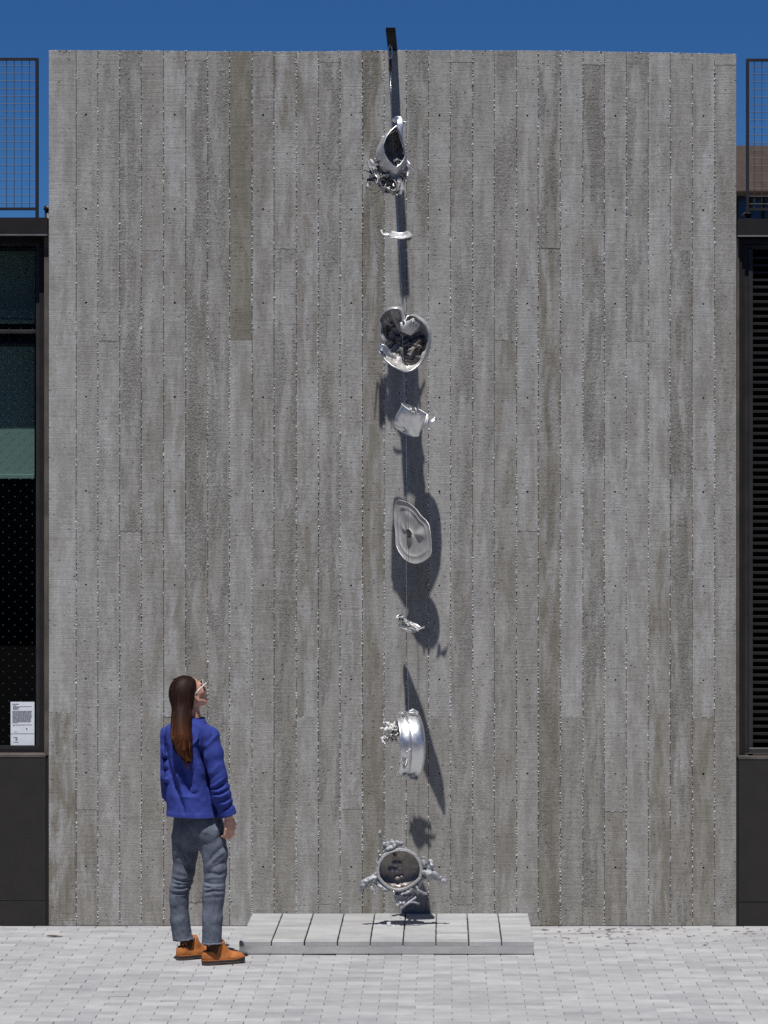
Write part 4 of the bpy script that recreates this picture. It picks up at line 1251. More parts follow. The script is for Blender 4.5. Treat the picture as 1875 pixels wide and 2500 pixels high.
for _ in range(70):
    zx, zy = rr.gauss(545, 78), rr.gauss(735, 85)
    if zx < 360 or zx > 660 or zy < 560 or zy > 900: continue
    r_ = rr.uniform(.006, .017)
    v7o.ell(Z4(zx, zy, AZ + rr.gauss(-.02, .035)), np.eye(3), (r_, r_, r_ * rr.uniform(.7, 1.1)), 0.006)
v7o.ell(Z4(560, 740, AZ), np.eye(3), (.032, .045, .036), 0.01)
v7o.chain([Z4(370, 860, AZ - .02), Z4(385, 930, AZ - .03), Z4(430, 985, AZ - .03), Z4(490, 1010, AZ - .02)], [.007, .009, .006, .004], 0.004)
X, Y, Z = v7o.grid(); v7o.v += 0.006 * vnoise(X, Y, Z, 90) + 0.004 * vnoise(X, Y, Z, 170)
v7o.mesh("froth_lump", M['foam'], p7)
MB().tube([W(998, 1733, AZ), Z4(820, 375, AZ - .01), Z4(822, 580, AZ - .21)], 0.0016, 6).build("cable_end", M['cable'], p7, True)

# ---- piece 8: pot mouth with molten splash arms
p8 = empty("splashed_pot", Z5(700, 1480), "round pot rim with knobbly cast arms splashing outwards, lowest hanging piece above the plinth", "sculpture", "hanging aluminium pieces")
rim8 = [(740, 682), (850, 692), (950, 745), (1025, 840), (1050, 960), (1030, 1070), (950, 1150), (855, 1210), (765, 1236), (680, 1236), (595, 1200), (520, 1135), (462, 1060), (448, 960), (465, 865), (530, 770), (625, 708)]
n = 56
Q = poly_resample([Z5(*q, AZ - 0.02) for q in rim8], n)
cen = Z5(755, 965, AZ)
MB().tube(Q + [Q[0]], 0.0095, 10, False).build("rim", M['cast'], p8, True)
Q2 = shrink(Q, 0.955, -0.004, 0, 0); MB().tube(Q2 + [Q2[0]], 0.006, 8, False).build("inner_rim", M['alu_lid'], p8, True)
o8 = MB().loft([shrink(Q, .99, 0.0, 0, 1), shrink(Q, 1.0, .03, .001, 2), shrink(Q, .97, .065, .002, 3), shrink(Q, .85, .085, .0, 4), shrink(Q, .5, .09, .0, 5), shrink(Q, .15, .091, .0, 8), shrink(Q, .02, .091, 0, 6)]).build("bowl", M['alu_bowl'], p8, True)
solid(o8, 0.003); subd(o8, 1)
rr = random.Random(5)
for (zx, zy, r_) in ((690, 880, 44), (750, 880, 34), (640, 960, 44), (690, 965, 34), (720, 1070, 36), (780, 1050, 30), (690, 770, 24), (790, 1170, 30)):
    ring = []
    for t_ in (1.0, .6, .05):
        ring.append([Z5(zx + r_ * t_ * math.cos(k * math.pi / 7) * rr.uniform(.85, 1.15), zy + r_ * t_ * .85 * math.sin(k * math.pi / 7), AZ + .052 - .014 * (1 - t_)) for k in range(14)])
    MB().loft(ring).build("patch", M['cast'] if zx in (640, 690, 790) else M['alu_lid'], p8, True)
v8 = Vol(Z5(190, 1540, AZ - .06) - Vector((.01, 0, .01)), Z5(1420, 400, AZ + .07) + Vector((.01, 0, .01)), 0.0045)
arms = [([(600, 730), (545, 640), (520, 560), (495, 500), (482, 445)], [.016, .016, .012, .009, .016]), ([(560, 640), (640, 600), (720, 590), (785, 600)], [.010, .016, .018, .012]), ([(590, 680), (680, 640), (760, 625)], [.016, .016, .010]),
        ([(490, 760), (470, 800), (430, 850)], [.014, .010, .008]), ([(440, 990), (400, 1050), (340, 1090), (270, 1130), (235, 1200), (250, 1260)], [.012, .018, .016, .024, .022, .012]), ([(300, 1110), (260, 1160)], [.022, .026]),
        ([(430, 1060), (400, 1120), (370, 1190), (400, 1240), (420, 1300)], [.018, .012, .016, .010, .008]), ([(440, 1100), (470, 1165), (520, 1200), (560, 1230)], [.012, .018, .014, .014]), ([(1070, 850), (1085, 870)], [.020, .018]),
        ([(1170, 850), (1190, 880)], [.024, .016]), ([(1090, 980), (1150, 930), (1180, 890)], [.018, .016, .014]), ([(1080, 1000), (1150, 1020), (1230, 1030), (1310, 1080), (1380, 1108)], [.024, .030, .024, .013, .009]),
        ([(1060, 1060), (1050, 1090), (990, 1150)], [.014, .020, .013]), ([(980, 1160), (920, 1210), (850, 1270), (780, 1290)], [.013, .020, .014, .009]), ([(980, 1190), (1010, 1240), (1060, 1270), (1115, 1285)], [.010, .012, .010, .008]),
        ([(700, 1290), (770, 1300), (830, 1350), (900, 1330)], [.008, .014, .018, .010]), ([(840, 1350), (800, 1420), (745, 1500)], [.014, .010, .005])]
for i, (q, r_) in enumerate(arms):
    pts = [Z5(*a, AZ - .005 + .02 * math.sin(i * 2.1 + j)) for j, a in enumerate(q)]
    v8.chain(pts, [k * .72 for k in r_], 0.008)
def plate(vol, pts, Yc, th, k):
    P = [(Z5(*q, Yc).x, Z5(*q, Yc).z) for q in pts]

    def fn(X, Y, Z):
        X, Z = np.broadcast_arrays(X, Z)
        d = np.full(X.shape, 1e9, np.float32); ins = np.zeros(X.shape, bool)
        for i in range(len(P)):
            (ax_, az_), (bx_, bz_) = P[i], P[i - 1]
            ex_, ez_ = bx_ - ax_, bz_ - az_; wx, wz = X - ax_, Z - az_
            t = np.clip((wx * ex_ + wz * ez_) / (ex_ * ex_ + ez_ * ez_ + 1e-12), 0, 1)
            d = np.minimum(d, (wx - ex_ * t) ** 2 + (wz - ez_ * t) ** 2)
            cr = ((az_ > Z) != (bz_ > Z)) & (X < (bx_ - ax_) * (Z - az_) / (bz_ - az_ + 1e-12) + ax_)
            ins ^= cr
        d = np.sqrt(d) * np.where(ins, -1, 1)
        return np.maximum(d, np.abs(Y - Yc) - th).astype(np.float32)
    xs, zs = [p[0] for p in P], [p[1] for p in P]
    vol.put(fn, (min(xs), Yc - th, min(zs)), (max(xs), Yc + th, max(zs)), k)


for (pts, dy, th) in (([(450, 980), (400, 1040), (330, 1060), (262, 1095), (222, 1170), (212, 1240), (250, 1288), (275, 1210), (318, 1170), (360, 1120), (350, 1200), (420, 1310), (425, 1240), (390, 1190), (440, 1100)], -.01, .008),
                       ([(1060, 930), (1140, 925), (1205, 900), (1200, 960), (1250, 1010), (1330, 1060), (1395, 1108), (1300, 1112), (1210, 1085), (1120, 1085), (1050, 1110)], .0, .010),
                       ([(540, 760), (515, 690), (525, 600), (600, 575), (740, 566), (806, 590), (795, 625), (740, 650), (640, 690)], .005, .012),
                       ([(690, 1240), (690, 1330), (705, 1420), (740, 1505), (790, 1430), (870, 1390), (905, 1330), (960, 1260), (1115, 1292), (1030, 1230), (1000, 1180), (960, 1140), (860, 1200)], .012, .008),
                       ([(470, 1080), (440, 1150), (500, 1200), (560, 1245), (620, 1240), (560, 1180)], -.005, .010), ([(480, 780), (465, 830), (430, 860), (470, 900)], 0, .008)):
    plate(v8, pts, AZ + dy, th, 0.008)
for _ in range(20):
    q, r_ = rr.choice(arms); a = rr.choice(q)
    r0 = rr.uniform(.005, .012)
    v8.ell(Z5(a[0] + rr.gauss(0, 26), a[1] + rr.gauss(0, 22), AZ + rr.gauss(-.012, .014)), np.eye(3), (r0, r0, r0), 0.004)
X, Y, Z = v8.grid(); v8.v += 0.005 * vnoise(X, Y, Z, 70) + 0.0035 * vnoise(X, Y, Z, 150)
v8.mesh("splash", M['cast'], p8)
for q in (([(740, 1505), (850, 1420), (975, 1328)], .0075), ([(800, 1450), (880, 1395), (950, 1400), (1015, 1420)], .0065)):
    MB().tube([Z5(*a, AZ - .03) for a in q[0]], q[1], 8).build("twig", M['cast'], p8, True)
lp = []
for k in range(13):
    a = math.pi * (0.62 - 1.25 * k / 12)
    lp.append(Z5(1070 + 52 * math.cos(a), 850 - 68 * math.sin(a), AZ - .02))
MB().tube(lp, 0.004, 7).build("handle_loop", M['cast'], p8, True)
for (zx, w_) in ((668, .004),):
    MB().tube([Z5(zx, 1238, AZ - .03), Z5(zx + 6, 1270, AZ - .035), Z5(zx + 8, 1300, AZ - .03)], w_, 7).build("hook", M['alu_bright'], p8, True)

# ================================================================== litter on the pavers
lf = MB(); rr = random.Random(2)
for _ in range(60):
    u = rr.random()
    x = rr.gauss(1520, 90) if u < .7 else rr.uniform(1320, 1860)
    y = 2268 + abs(rr.gauss(0, 18))
    if x < 1325: continue
    d = CAM_H * F_PX / (y - Y_H); p = Vector(((x - X_V) * d / F_PX, d - CAM_D, 0.003))
    l, w_ = rr.uniform(.010, .035), rr.uniform(.004, .011); a = rr.uniform(-.4, .4)
    s = Vector((math.cos(a), math.sin(a), 0)); t_ = Vector((-math.sin(a), math.cos(a), 0))
    lf.add([p - s * l, p - t_ * w_ + Vector((0, 0, .001)), p + s * l + Vector((0, 0, rr.uniform(.001, .004))), p + t_ * w_ + Vector((0, 0, rr.uniform(.001, .005))), p + Vector((0, 0, .004))],
           [(0, 1, 4), (1, 2, 4), (2, 3, 4), (3, 0, 4)])
tag(lf.build("leaf_litter", M['leaf']), "scattered brown leaf flecks at the foot of the wall", "litter", kind="stuff")
d = CAM_H * F_PX / (2288 - Y_H); p = Vector(((134 - X_V) * d / F_PX, d - CAM_D, 0.0035))
q = MB(); vs = []
for k in range(15):
    t_ = k / 14; w_ = 0.026 * math.sin(math.pi * t_ ** .8) + .001
    for e in (-1, 0, 1): vs.append((p.x - .05 + .1 * t_, p.y + e * w_ + .006 * math.sin(4 * t_), p.z + .001 + (.007 * abs(e) + .004 * math.sin(5 * t_ + e)) * (1 if e else .3) * 0.7))
fs = []
for k in range(14):
    for e in range(2): fs.append((k * 3 + e, k * 3 + e + 3, k * 3 + e + 4, k * 3 + e + 1))
q.add(vs, fs); lo = q.build("fallen_leaf", M['leaf'], None, True)
tag(lo, "single curled brown leaf on the pavers left of the wall's foot", "leaf")

# ================================================================== the woman looking up
PY = -1.555


def PP(x, y, D=0.0): return W(x, y, PY + D)


def mat_cloth(name, col, col2, weave=900, bump=0.0006, rough=0.85, wear=0.0):
    t = NT(name); c = t.co("Object")
    n = t.noise(c, 9.0, 4, 0.6); f = t.noise(t.scale(c, (weave, weave, weave * 0.25)), 1.0, 1)
    a = t.mix(t.ramp(n, 0.35, 0.68), col, col2)
    if wear:
        a = t.mix(t.math('MULTIPLY', t.ramp(t.noise(t.scale(c, (260, 260, 35)), 1.0, 2), 0.45, 0.75), wear), a, tuple(min(1, k * 1.9) for k in col2))
    t.set(Base_Color=a, Roughness=rough)
    t.p.inputs["Specular IOR Level"].default_value = 0.2
    t.p.inputs["Sheen Weight"].default_value = 0.0
    t.bump(t.math('ADD', f, t.math('MULTIPLY', t.noise(c, 60, 3), 3.0)), bump, 0.8)
    return t.m


def mat_skin():
    t = NT("skin"); c = t.co("Object")
    a = t.mix(t.ramp(t.noise(c, 45, 3), 0.35, 0.7), (0.50, 0.255, 0.18), (0.58, 0.33, 0.25))
    t.set(Base_Color=a, Roughness=0.5)
    t.bump(t.noise(c, 500, 2), 0.0003, 0.5)
    return t.m


def mat_hair(name, strands):
    t = NT(name); g = t.new("ShaderNodeNewGeometry")
    sx = t.new("ShaderNodeSeparateXYZ"); t.l.new(g.outputs["Position"], sx.inputs[0])
    z = sx.outputs[2]
    if strands:
        lk = t.noise(t.scale(g.outputs["Position"], (95, 95, 6)), 1.0, 2)
        r = t.math('ADD', t.math('MULTIPLY', g.outputs["Random Per Island"], 0.55), t.ramp(lk, 0.3, 0.7, 0.0, 0.45))
    else:
        r = t.noise(t.scale(t.co("Object"), (140, 140, 9)), 1.0, 2)
    tip = t.ramp(t.math('ADD', z, t.math('MULTIPLY', t.math('SUBTRACT', r, 0.5), 0.25)), 1.54, 1.24)
    a = t.mix(t.ramp(r, 0.0, 1.0, 0.0, 1.0, False), (0.010, 0.005, 0.004), (0.030, 0.0135, 0.0095))
    a = t.mix(tip, a, t.mix(r, (0.040, 0.015, 0.009), (0.22, 0.078, 0.030)))
    a = t.mix(t.math('MULTIPLY', t.ramp(r, 0.80, 1.0), t.math('ADD', 0.15, t.math('MULTIPLY', tip, 0.85))), a, (0.36, 0.155, 0.065))
    t.set(Base_Color=a, Roughness=0.55)
    t.p.inputs["Specular IOR Level"].default_value = 0.13
    return t.m


M['jacket'] = mat_cloth("blue_cotton_twill", (0.025, 0.040, 0.205), (0.032, 0.050, 0.250))
M['denim'] = mat_cloth("faded_grey_denim", (0.066, 0.079, 0.108), (0.128, 0.145, 0.185), 700, 0.0008, 0.9, 0.3)
M['denim_hem'] = mat_cloth("frayed_denim_hem", (0.20, 0.215, 0.25), (0.10, 0.11, 0.14), 500, 0.002)
M['suede'] = mat_cloth("orange_brown_suede", (0.33, 0.105, 0.028), (0.42, 0.15, 0.046), 1200, 0.0005, 0.75)
M['elastic'] = mat_cloth("brown_elastic", (0.055, 0.026, 0.014), (0.075, 0.036, 0.02), 600, 0.001)
M['sole'] = plain("brown_rubber_sole", (0.062, 0.047, 0.040), 0.7, bump=(120, 0.001))
M['skin'] = mat_skin()
M['hair'] = mat_hair("auburn_hair", True)
M['hair_base'] = mat_hair("auburn_hair_mass", False)
M['white_plastic'] = plain("pale_sunglass_frame", (0.66, 0.64, 0.62), 0.3)
M['lens'] = plain("brown_sunglass_lens", (0.035, 0.014, 0.009), 0.08)

A_B = math.radians(40)
FB = np.array([math.sin(A_B), math.cos(A_B), 0.0]); RB = np.array([math.cos(A_B), -math.sin(A_B), 0.0]); UZ = np.array([0, 0, 1.0])
YH, PITCH = math.radians(53), math.radians(29)
FH = np.array([math.sin(YH) * math.cos(PITCH), math.cos(YH) * math.cos(PITCH), math.sin(PITCH)])
RH = np.array([math.cos(YH), -math.sin(YH), 0.0]); UH = np.cross(RH, FH)
HC = np.array(PP(462, 1694, -0.055))


def H(f, r, u): return HC + FH * f + RH * r + UH * u


# ---- body (one continuous mesh: head, neck, trunk, limbs, hands)
bv = Vol(np.array(PP(372, 2356, -.36)), np.array(PP(600, 1640, .36)), 0.0042)
ax_h = (FH, RH, UH)
bv.ell(H(-.012, 0, .022), ax_h, (.096, .074, .094))                                  # skull
bv.ell(H(.038, 0, -.030), ax_h, (.056, .058, .074), .03)                             # face
bv.ell(H(.062, 0, -.088), ax_h, (.026, .026, .020), .02)                             # chin
for s in (-1, 1):
    bv.cap(H(.004, s * .056, -.045), H(.058, s * .030, -.090), .017, .015, .015)      # jaw
    bv.ell(H(.070, s * .034, -.022), ax_h, (.022, .022, .018), .012)                  # cheekbone
    bv.ell(H(.090, s * .031, .012), ax_h, (.014, .017, .011), .006, 'sub')            # eye socket
    bv.ell(H(.078, s * .031, .012), ax_h, (.012, .013, .012))                         # eyeball
    bv.cap(H(.082, s * .014, .030), H(.074, s * .048, .027), .007, .006, .008)        # brow
    bv.ell(H(-.004, s * .076, -.014), (FH, RH, UH), (.017, .008, .031), .006)          # ear
    bv.ell(H(-.001, s * .085, -.010), (FH, RH, UH), (.009, .006, .019), .003, 'sub')   # ear bowl
    bv.ell(H(-.004, s * .079, -.040), (FH, RH, UH), (.008, .006, .009), .004)          # lobe
bv.chain([H(.088, 0, .022), H(.104, 0, -.008), H(.113, 0, -.028)], [.007, .009, .012], .008)  # nose
for s in (-1, 1): bv.ell(H(.102, s * .011, -.032), ax_h, (.009, .008, .007), .005)
bv.ell(H(.090, 0, -.056), ax_h, (.012, .024, .0065), .006); bv.ell(H(.088, 0, -.069), ax_h, (.012, .021, .0075), .005)  # lips
NB = np.array(PP(470, 1758, -.04))
bv.cap(H(-.030, 0, -.055), NB, .051, .054, .02)                                       # neck
TC = lambda x, y, D: np.array(PP(x, y, D))
for (x, y, D, ra, rf, rz) in ((463, 1806, -.03, .125, .070, .08), (463, 1870, -.02, .12, .072, .12), (470, 1950, .0, .12, .072, .11), (483, 2010, .01, .125, .075, .09)):
    bv.ell(TC(x, y, D), (RB, FB, UZ), (ra, rf, rz), .04)
R_SH, R_EL, R_WR = TC(511, 1797, -.145), TC(533, 1893, -.165), TC(558, 1991, -.135)
L_SH, L_EL, L_WR = TC(409, 1792, .075), TC(403, 1893, .075), TC(437, 1968, .175)
bv.chain([TC(468, 1772, -.04), R_SH, R_EL, R_WR], [.042, .034, .028, .024], .02)
bv.chain([TC(462, 1772, -.03), L_SH, L_EL, L_WR], [.042, .032, .026, .020], .02)
RLEG = [(508, 2040, -.04, .058), (525, 2110, -.07, .046), (523, 2178, -.09, .036), (519, 2235, -.105, .034), (518, 2310, -.098, .024), (519, 2336, -.093, .022)]
LLEG = [(460, 2040, .05, .056), (451, 2110, .065, .042), (440, 2178, .078, .034), (440, 2235, .09, .032), (453, 2308, .103, .023), (455, 2330, .104, .022)]
for leg in (RLEG, LLEG): bv.chain([TC(*q[:3]) for q in leg], [q[3] for q in leg], .03)
# right hand: relaxed, palm to the thigh, thumb forward
hd_dn = np.array([0.05, 0.03, -1.0]); hd_dn /= np.linalg.norm(hd_dn)
FW = np.array([0.75, 0.6, 0.0]); FW -= hd_dn * (FW @ hd_dn); FW /= np.linalg.norm(FW)
RO = np.cross(hd_dn, FW); RO = RO if RO[0] > 0 else -RO                                # outwards, back of the hand


def HD(dn, fw, ro): return R_WR + hd_dn * dn + FW * fw + RO * ro


bv.cap(R_WR, HD(.03, 0, 0), .024, .022, .01)
bv.ell(HD(.052, .002, 0), (hd_dn, FW, RO), (.046, .038, .0155), .012)
for k, (fw, l0) in enumerate(((.028, .040), (.010, .044), (-.009, .041), (-.026, .032))):
    b0 = HD(.085 - .004 * abs(k - 1), fw, .002); b1 = HD(.085 + l0 * .8, fw * 1.05, -.008)
    b2 = HD(.085 + l0 * 1.25, fw * 1.02, -.028); b3 = HD(.085 + l0 * 1.2, fw, -.046)
    bv.chain([b0, b1, b2, b3], [.0098, .0088, .0080, .0068], .003)
bv.chain([HD(.028, .026, -.006), HD(.060, .050, -.016), HD(.086, .053, -.026), HD(.104, .044, -.036)], [.014, .0115, .0098, .0080], .006)
# left hand goes into the front pocket
bv.ell(L_WR + np.array([.02, .02, -.045]), np.eye(3), (.026, .026, .04), .012)
body = bv.mesh("person", M['skin'])
base = PP(484, 2348, 0.0)
tag(body, "woman with long auburn hair and blue jacket looking up at the hanging metal", "person")


def pchild(o):
    o.parent = body
    return o


# ---- folds: ridges (+) and valleys (-) along lines read off the photo, given on the camera-facing side


def folds(vol, items, conv, pd, gain=1.0):
    """items: (points in zoom coords, amplitude, half width)"""
    X, Y, Z = vol.grid()
    front = 1.0 / (1.0 + np.exp((Y - pd) / 0.03))
    for pts, amp, wid in items:
        P = [conv(*q) for q in pts]
        xs = [p.x for p in P]; zs = [p.z for p in P]
        m = wid * 3
        s = vol.sl((min(xs) - m, -9, min(zs) - m), (max(xs) + m, 9, max(zs) + m))
        gx, gy, gz = vol.grid(s)
        best = None
        for i in range(len(P) - 1):
            ax_, az_ = P[i].x, P[i].z; bx_, bz_ = P[i + 1].x - ax_, P[i + 1].z - az_
            t = np.clip(((gx - ax_) * bx_ + (gz - az_) * bz_) / (bx_ * bx_ + bz_ * bz_ + 1e-9), 0, 1)
            d = np.sqrt((gx - ax_ - t * bx_) ** 2 + (gz - az_ - t * bz_) ** 2)
            tt = (i + t) / (len(P) - 1)
            e = 1.3 * np.exp(-(d / wid) ** 1.45) * np.clip(4 * tt * (1 - tt) + 0.25, 0, 1)
            best = e if best is None else np.maximum(best, e)
        vol.v[s] = vol.v[s] - amp * gain * best * (1.0 / (1.0 + np.exp((gy - pd) / 0.03)))


def C6(zx, zy): return PP(340 + zx * 0.1808, 1620 + zy * 0.1808, -.12)
def C7(zx, zy): return PP(360 + zx * 0.1989, 1960 + zy * 0.1989, -.1)


# ---- jacket
jv = Vol(np.array(PP(376, 2006, -.34)), np.array(PP(592, 1738, .34)), 0.0046)
TOR = [(1742, 470, .056, .056, -.045), (1752, 469, .070, .066, -.043), (1762, 468, .095, .078, -.04), (1774, 466, .130, .096, -.036), (1790, 463, .156, .112, -.032), (1812, 461, .166, .122, -.026), (1840, 461, .168, .126, -.022), (1870, 462, .165, .126, -.018),
       (1915, 466, .162, .124, -.014), (1955, 470, .164, .130, -.018), (1985, 473, .168, .138, -.024), (2015, 474, .172, .142, -.026)]
tz = np.array([PP(0, q[0], 0).z for q in TOR])[::-1]
tx = np.array([PP(q[1], 0, q[4]).x for q in TOR])[::-1]; tD = np.array([PY + q[4] for q in TOR])[::-1]
ta = np.array([q[2] for q in TOR])[::-1]; tb = np.array([q[3] for q in TOR])[::-1]


def torso(X, Y, Z):
    z = Z[0, 0, :]
    I = lambda a: np.interp(z, tz, a)[None, None, :].astype(np.float32)
    cx, cy, a, b = I(tx), I(tD), I(ta), I(tb)
    u = (X - cx) * RB[0] + (Y - cy) * RB[1]; v = (X - cx) * FB[0] + (Y - cy) * FB[1]
    k = (np.abs(u / a) ** 2.35 + np.abs(v / b) ** 2.35 + 1e-9) ** (1 / 2.35)
    d = (k - 1) * np.minimum(a, b) * 0.9
    return np.maximum(d, Z - tz.max() + 0.0)


jv.put(torso, jv.lo, jv.lo + jv.n * jv.h)
jv.chain([TC(498, 1787, -.115), R_SH + np.array([.002, 0, .004]), TC(521, 1840, -.16), TC(530, 1893, -.165), TC(541, 1945, -.155), TC(553, 1982, -.14)], [.046, .052, .056, .057, .056, .050], .022)
jv.cap(TC(553, 1978, -.14), TC(557, 1990, -.138), .054, .051, .004)
jv.chain([TC(420, 1787, .045), L_SH + np.array([0, 0, -.01]), TC(401, 1838, .075), TC(402, 1893, .07), TC(416, 1938, .12), TC(436, 1966, .175)], [.05, .052, .049, .048, .047, .045], .022)
# collar
for k in range(22):
    a = 2 * math.pi * k / 22; b = 2 * math.pi * (k + 1) / 22
    f = lambda q, up: np.array(PP(470, 1753, -.045)) + RB * (.062 * math.cos(q)) + FB * (.060 * math.sin(q)) + UZ * (up - .012 * math.sin(q))
    jv.cap(f(a, .010), f(b, .010), .012, .012, .006)
jv.put(lambda X, Y, Z: np.sqrt((X - NB[0]) ** 2 + (Y - NB[1]) ** 2) - .049 + 0 * Z, (NB[0] - .05, NB[1] - .05, NB[2] + .02), (NB[0] + .05, NB[1] + .05, NB[2] + .2), 0.004, 'sub')
folds(jv, [([(900, 800), (835, 960), (800, 1100), (835, 1280)], -.009, .010), ([(830, 1140), (850, 1300), (900, 1450), (945, 1640)], -.024, .015), ([(875, 1120), (960, 1060), (1080, 930)], .008, .012), ([(900, 1200), (890, 1330), (920, 1500)], .012, .009),
           ([(700, 1110), (770, 1050), (830, 980)], .007, .016), ([(345, 1080), (370, 1280), (430, 1520), (520, 1760), (585, 1920)], -.016, .019), ([(395, 1240), (430, 1400), (470, 1560)], .004, .012),
           ([(470, 1380), (530, 1560), (590, 1760), (620, 1940)], .011, .017), ([(560, 1280), (610, 1470), (660, 1640), (690, 1800)], -.013, .016), ([(740, 1420), (700, 1560), (720, 1700)], -.008, .014),
           ([(800, 1270), (850, 1420), (900, 1560)], .010, .014), ([(700, 1740), (760, 1760), (805, 1715)], -.006, .009), ([(560, 1800), (640, 1790), (720, 1800)], .004, .010), ([(590, 1880), (610, 1960), (620, 2040)], -.007, .008),
           ([(950, 1665), (1060, 1610), (1180, 1520)], .008, .008), ([(960, 1690), (1060, 1670), (1190, 1590)], -.010, .007), ([(965, 1700), (1090, 1705), (1210, 1650)], .009, .008), ([(1000, 1745), (1110, 1735), (1220, 1690)], -.009, .007),
           ([(1020, 1780), (1120, 1775), (1230, 1725)], .008, .008), ([(1080, 1850), (1170, 1840), (1250, 1790)], -.009, .008), ([(1100, 1890), (1190, 1880), (1265, 1830)], .007, .009), ([(1140, 1960), (1210, 1930), (1275, 1880)], -.007, .008),
           ([(920, 1560), (1010, 1520), (1130, 1440)], -.006, .012), ([(930, 1480), (1020, 1420), (1120, 1330)], .005, .014), ([(1000, 830), (990, 960), (940, 1080)], -.004, .012),
           ([(330, 850), (320, 980), (330, 1120), (350, 1250)], -.011, .009), ([(280, 1150), (310, 1230), (345, 1290)], .006, .010), ([(285, 1310), (320, 1320), (365, 1310)], -.008, .008), ([(300, 1590), (340, 1575), (375, 1580)], .008, .009), ([(310, 1480), (345, 1450), (375, 1440)], -.007, .010),
           ([(320, 1660), (350, 1640), (380, 1640)], -.007, .007), ([(640, 700 + 60), (760, 840), (860, 800)], .003, .014), ([(690, 850), (770, 860), (800, 900)], -.003, .008)], C6, PY + .10)
X, Y, Z = jv.grid()
jv.v += (0.0020 * vnoise(X, Y, Z, 13) + 0.0018 * vnoise(X, Y, Z, 36)).astype(np.float32)
hemz = PP(0, 1996.5, -.1).z
band = 1 / (1 + np.exp(-(Z - hemz - .030) / .0022))                                     # stitched hem stands a little proud
jv.v += (0.0022 * band - 0.0011).astype(np.float32) * (1 / (1 + np.exp((Z - hemz - .08) / .01)))
arm_zone = ((X - PP(530, 0, -.15).x) > 0)
cut = Z - hemz + 0.03 * (X - PP(470, 0, 0).x)
jv.v = np.where(arm_zone & (Y < PY + .02), np.maximum(jv.v, -(Z - PP(0, 2003, -.14).z)), np.maximum(jv.v, -(Z - hemz + 0 * X))).astype(np.float32)
# cuff plane square to the forearm
cd = np.array(TC(557, 1992, -.138)); dr = np.array([.30, .05, -.95]); dr /= np.linalg.norm(dr)
pl_ = (X - cd[0]) * dr[0] + (Y - cd[1]) * dr[1] + (Z - cd[2]) * dr[2]
jv.v = np.where((X > PP(533, 0, -.14).x) & (Y < PY), np.maximum(jv.v, pl_), jv.v).astype(np.float32)
pchild(jv.mesh("jacket", M['jacket']))

# ---- jeans
nv_ = Vol(np.array(PP(398, 2318, -.32)), np.array(PP(572, 1955, .32)), 0.0052)
nv_.ell(TC(482, 1995, .005), (RB, FB, UZ), (.158, .115, .13))
nv_.ell(TC(484, 2025, .0), (RB, FB, UZ), (.170, .118, .10), .03)
for (x, y, D) in ((464, 2030, -.012), (506, 2034, -.046)): nv_.ell(TC(x, y, D), np.eye(3), (.080, .064, .10), .07)
RJ = [(516, 2045, -.055, .088), (525, 2085, -.068, .075), (526, 2125, -.078, .067), (523, 2168, -.09, .063), (521, 2190, -.093, .064), (518, 2240, -.103, .059), (517, 2320, -.11, .0585)]
LJ = [(452, 2045, .045, .084), (452, 2085, .058, .074), (449, 2125, .066, .065), (440, 2168, .074, .060), (437, 2195, .08, .056), (439, 2245, .09, .056), (450, 2316, .102, .0635)]
for leg in (RJ, LJ): nv_.chain([TC(*q[:3]) for q in leg], [q[3] for q in leg], .018)
kn = []
for (y0_, y1_, sl, am) in ((930, 905, -20, .008), (968, 985, 10, -.010), (1005, 1020, 6, .008), (1035, 1035, -8, -.010), (1065, 1050, -20, .008), (1098, 1075, -20, -.010), (1130, 1105, -14, .007), (1160, 1150, -6, -.004)):
    kn.append(([(700, y0_), (810, (y0_ + y1_) / 2 + sl), (945, y1_)], am, .0075))
for (y0_, y1_, sl, am) in ((935, 950, 20, .006), (965, 985, 18, -.009), (995, 1012, 14, .007), (1022, 1030, 12, -.009), (1052, 1030, 10, .008), (1085, 1060, 12, -.009), (1115, 1085, 14, .007), (1150, 1130, 10, -.008), (1178, 1165, 0, .004)):
    kn.append(([(283, y0_), (400, (y0_ + y1_) / 2 + sl), (515, y1_)], am, .0075))
folds(nv_, kn + [([(300, 470), (440, 540), (540, 500), (615, 440)], -.006, .016), ([(620, 480), (740, 510), (840, 470), (930, 410)], -.007, .016), ([(530, 300), (580, 400), (625, 520)], -.006, .010), ([(440, 210), (500, 300), (560, 370)], -.003, .006),
             ([(720, 800), (790, 720), (870, 650), (955, 590)], .010, .012), ([(740, 740), (800, 660), (880, 580), (955, 520)], -.012, .012), ([(760, 830), (840, 770), (920, 720), (960, 690)], -.009, .010), ([(830, 760), (890, 730), (960, 650)], .007, .009),
             ([(710, 870), (800, 850), (890, 880), (950, 840)], -.012, .012), ([(840, 350), (880, 300), (900, 200)], .006, .012), ([(850, 450), (910, 380), (950, 330)], -.008, .009), ([(330, 720), (360, 690), (420, 730)], -.008, .010),
             ([(320, 530), (360, 600), (430, 700), (480, 800)], .008, .016), ([(430, 640), (480, 760), (510, 900)], -.012, .013), ([(500, 1050), (480, 1150), (470, 1230)], -.006, .010), ([(310, 860), (400, 880), (480, 900)], .004, .012), ([(545, 1000), (520, 1030), (500, 1040)], .008, .010),
             ([(500, 1440), (520, 1530), (530, 1600)], -.006, .008), ([(880, 1180), (850, 1400), (830, 1650)], .0025, .004), ([(845, 1180), (815, 1400), (800, 1650)], -.002, .004), ([(490, 1250), (490, 1450), (490, 1650)], .002, .005)], C7, PY + .12, 0.62)
X, Y, Z = nv_.grid()
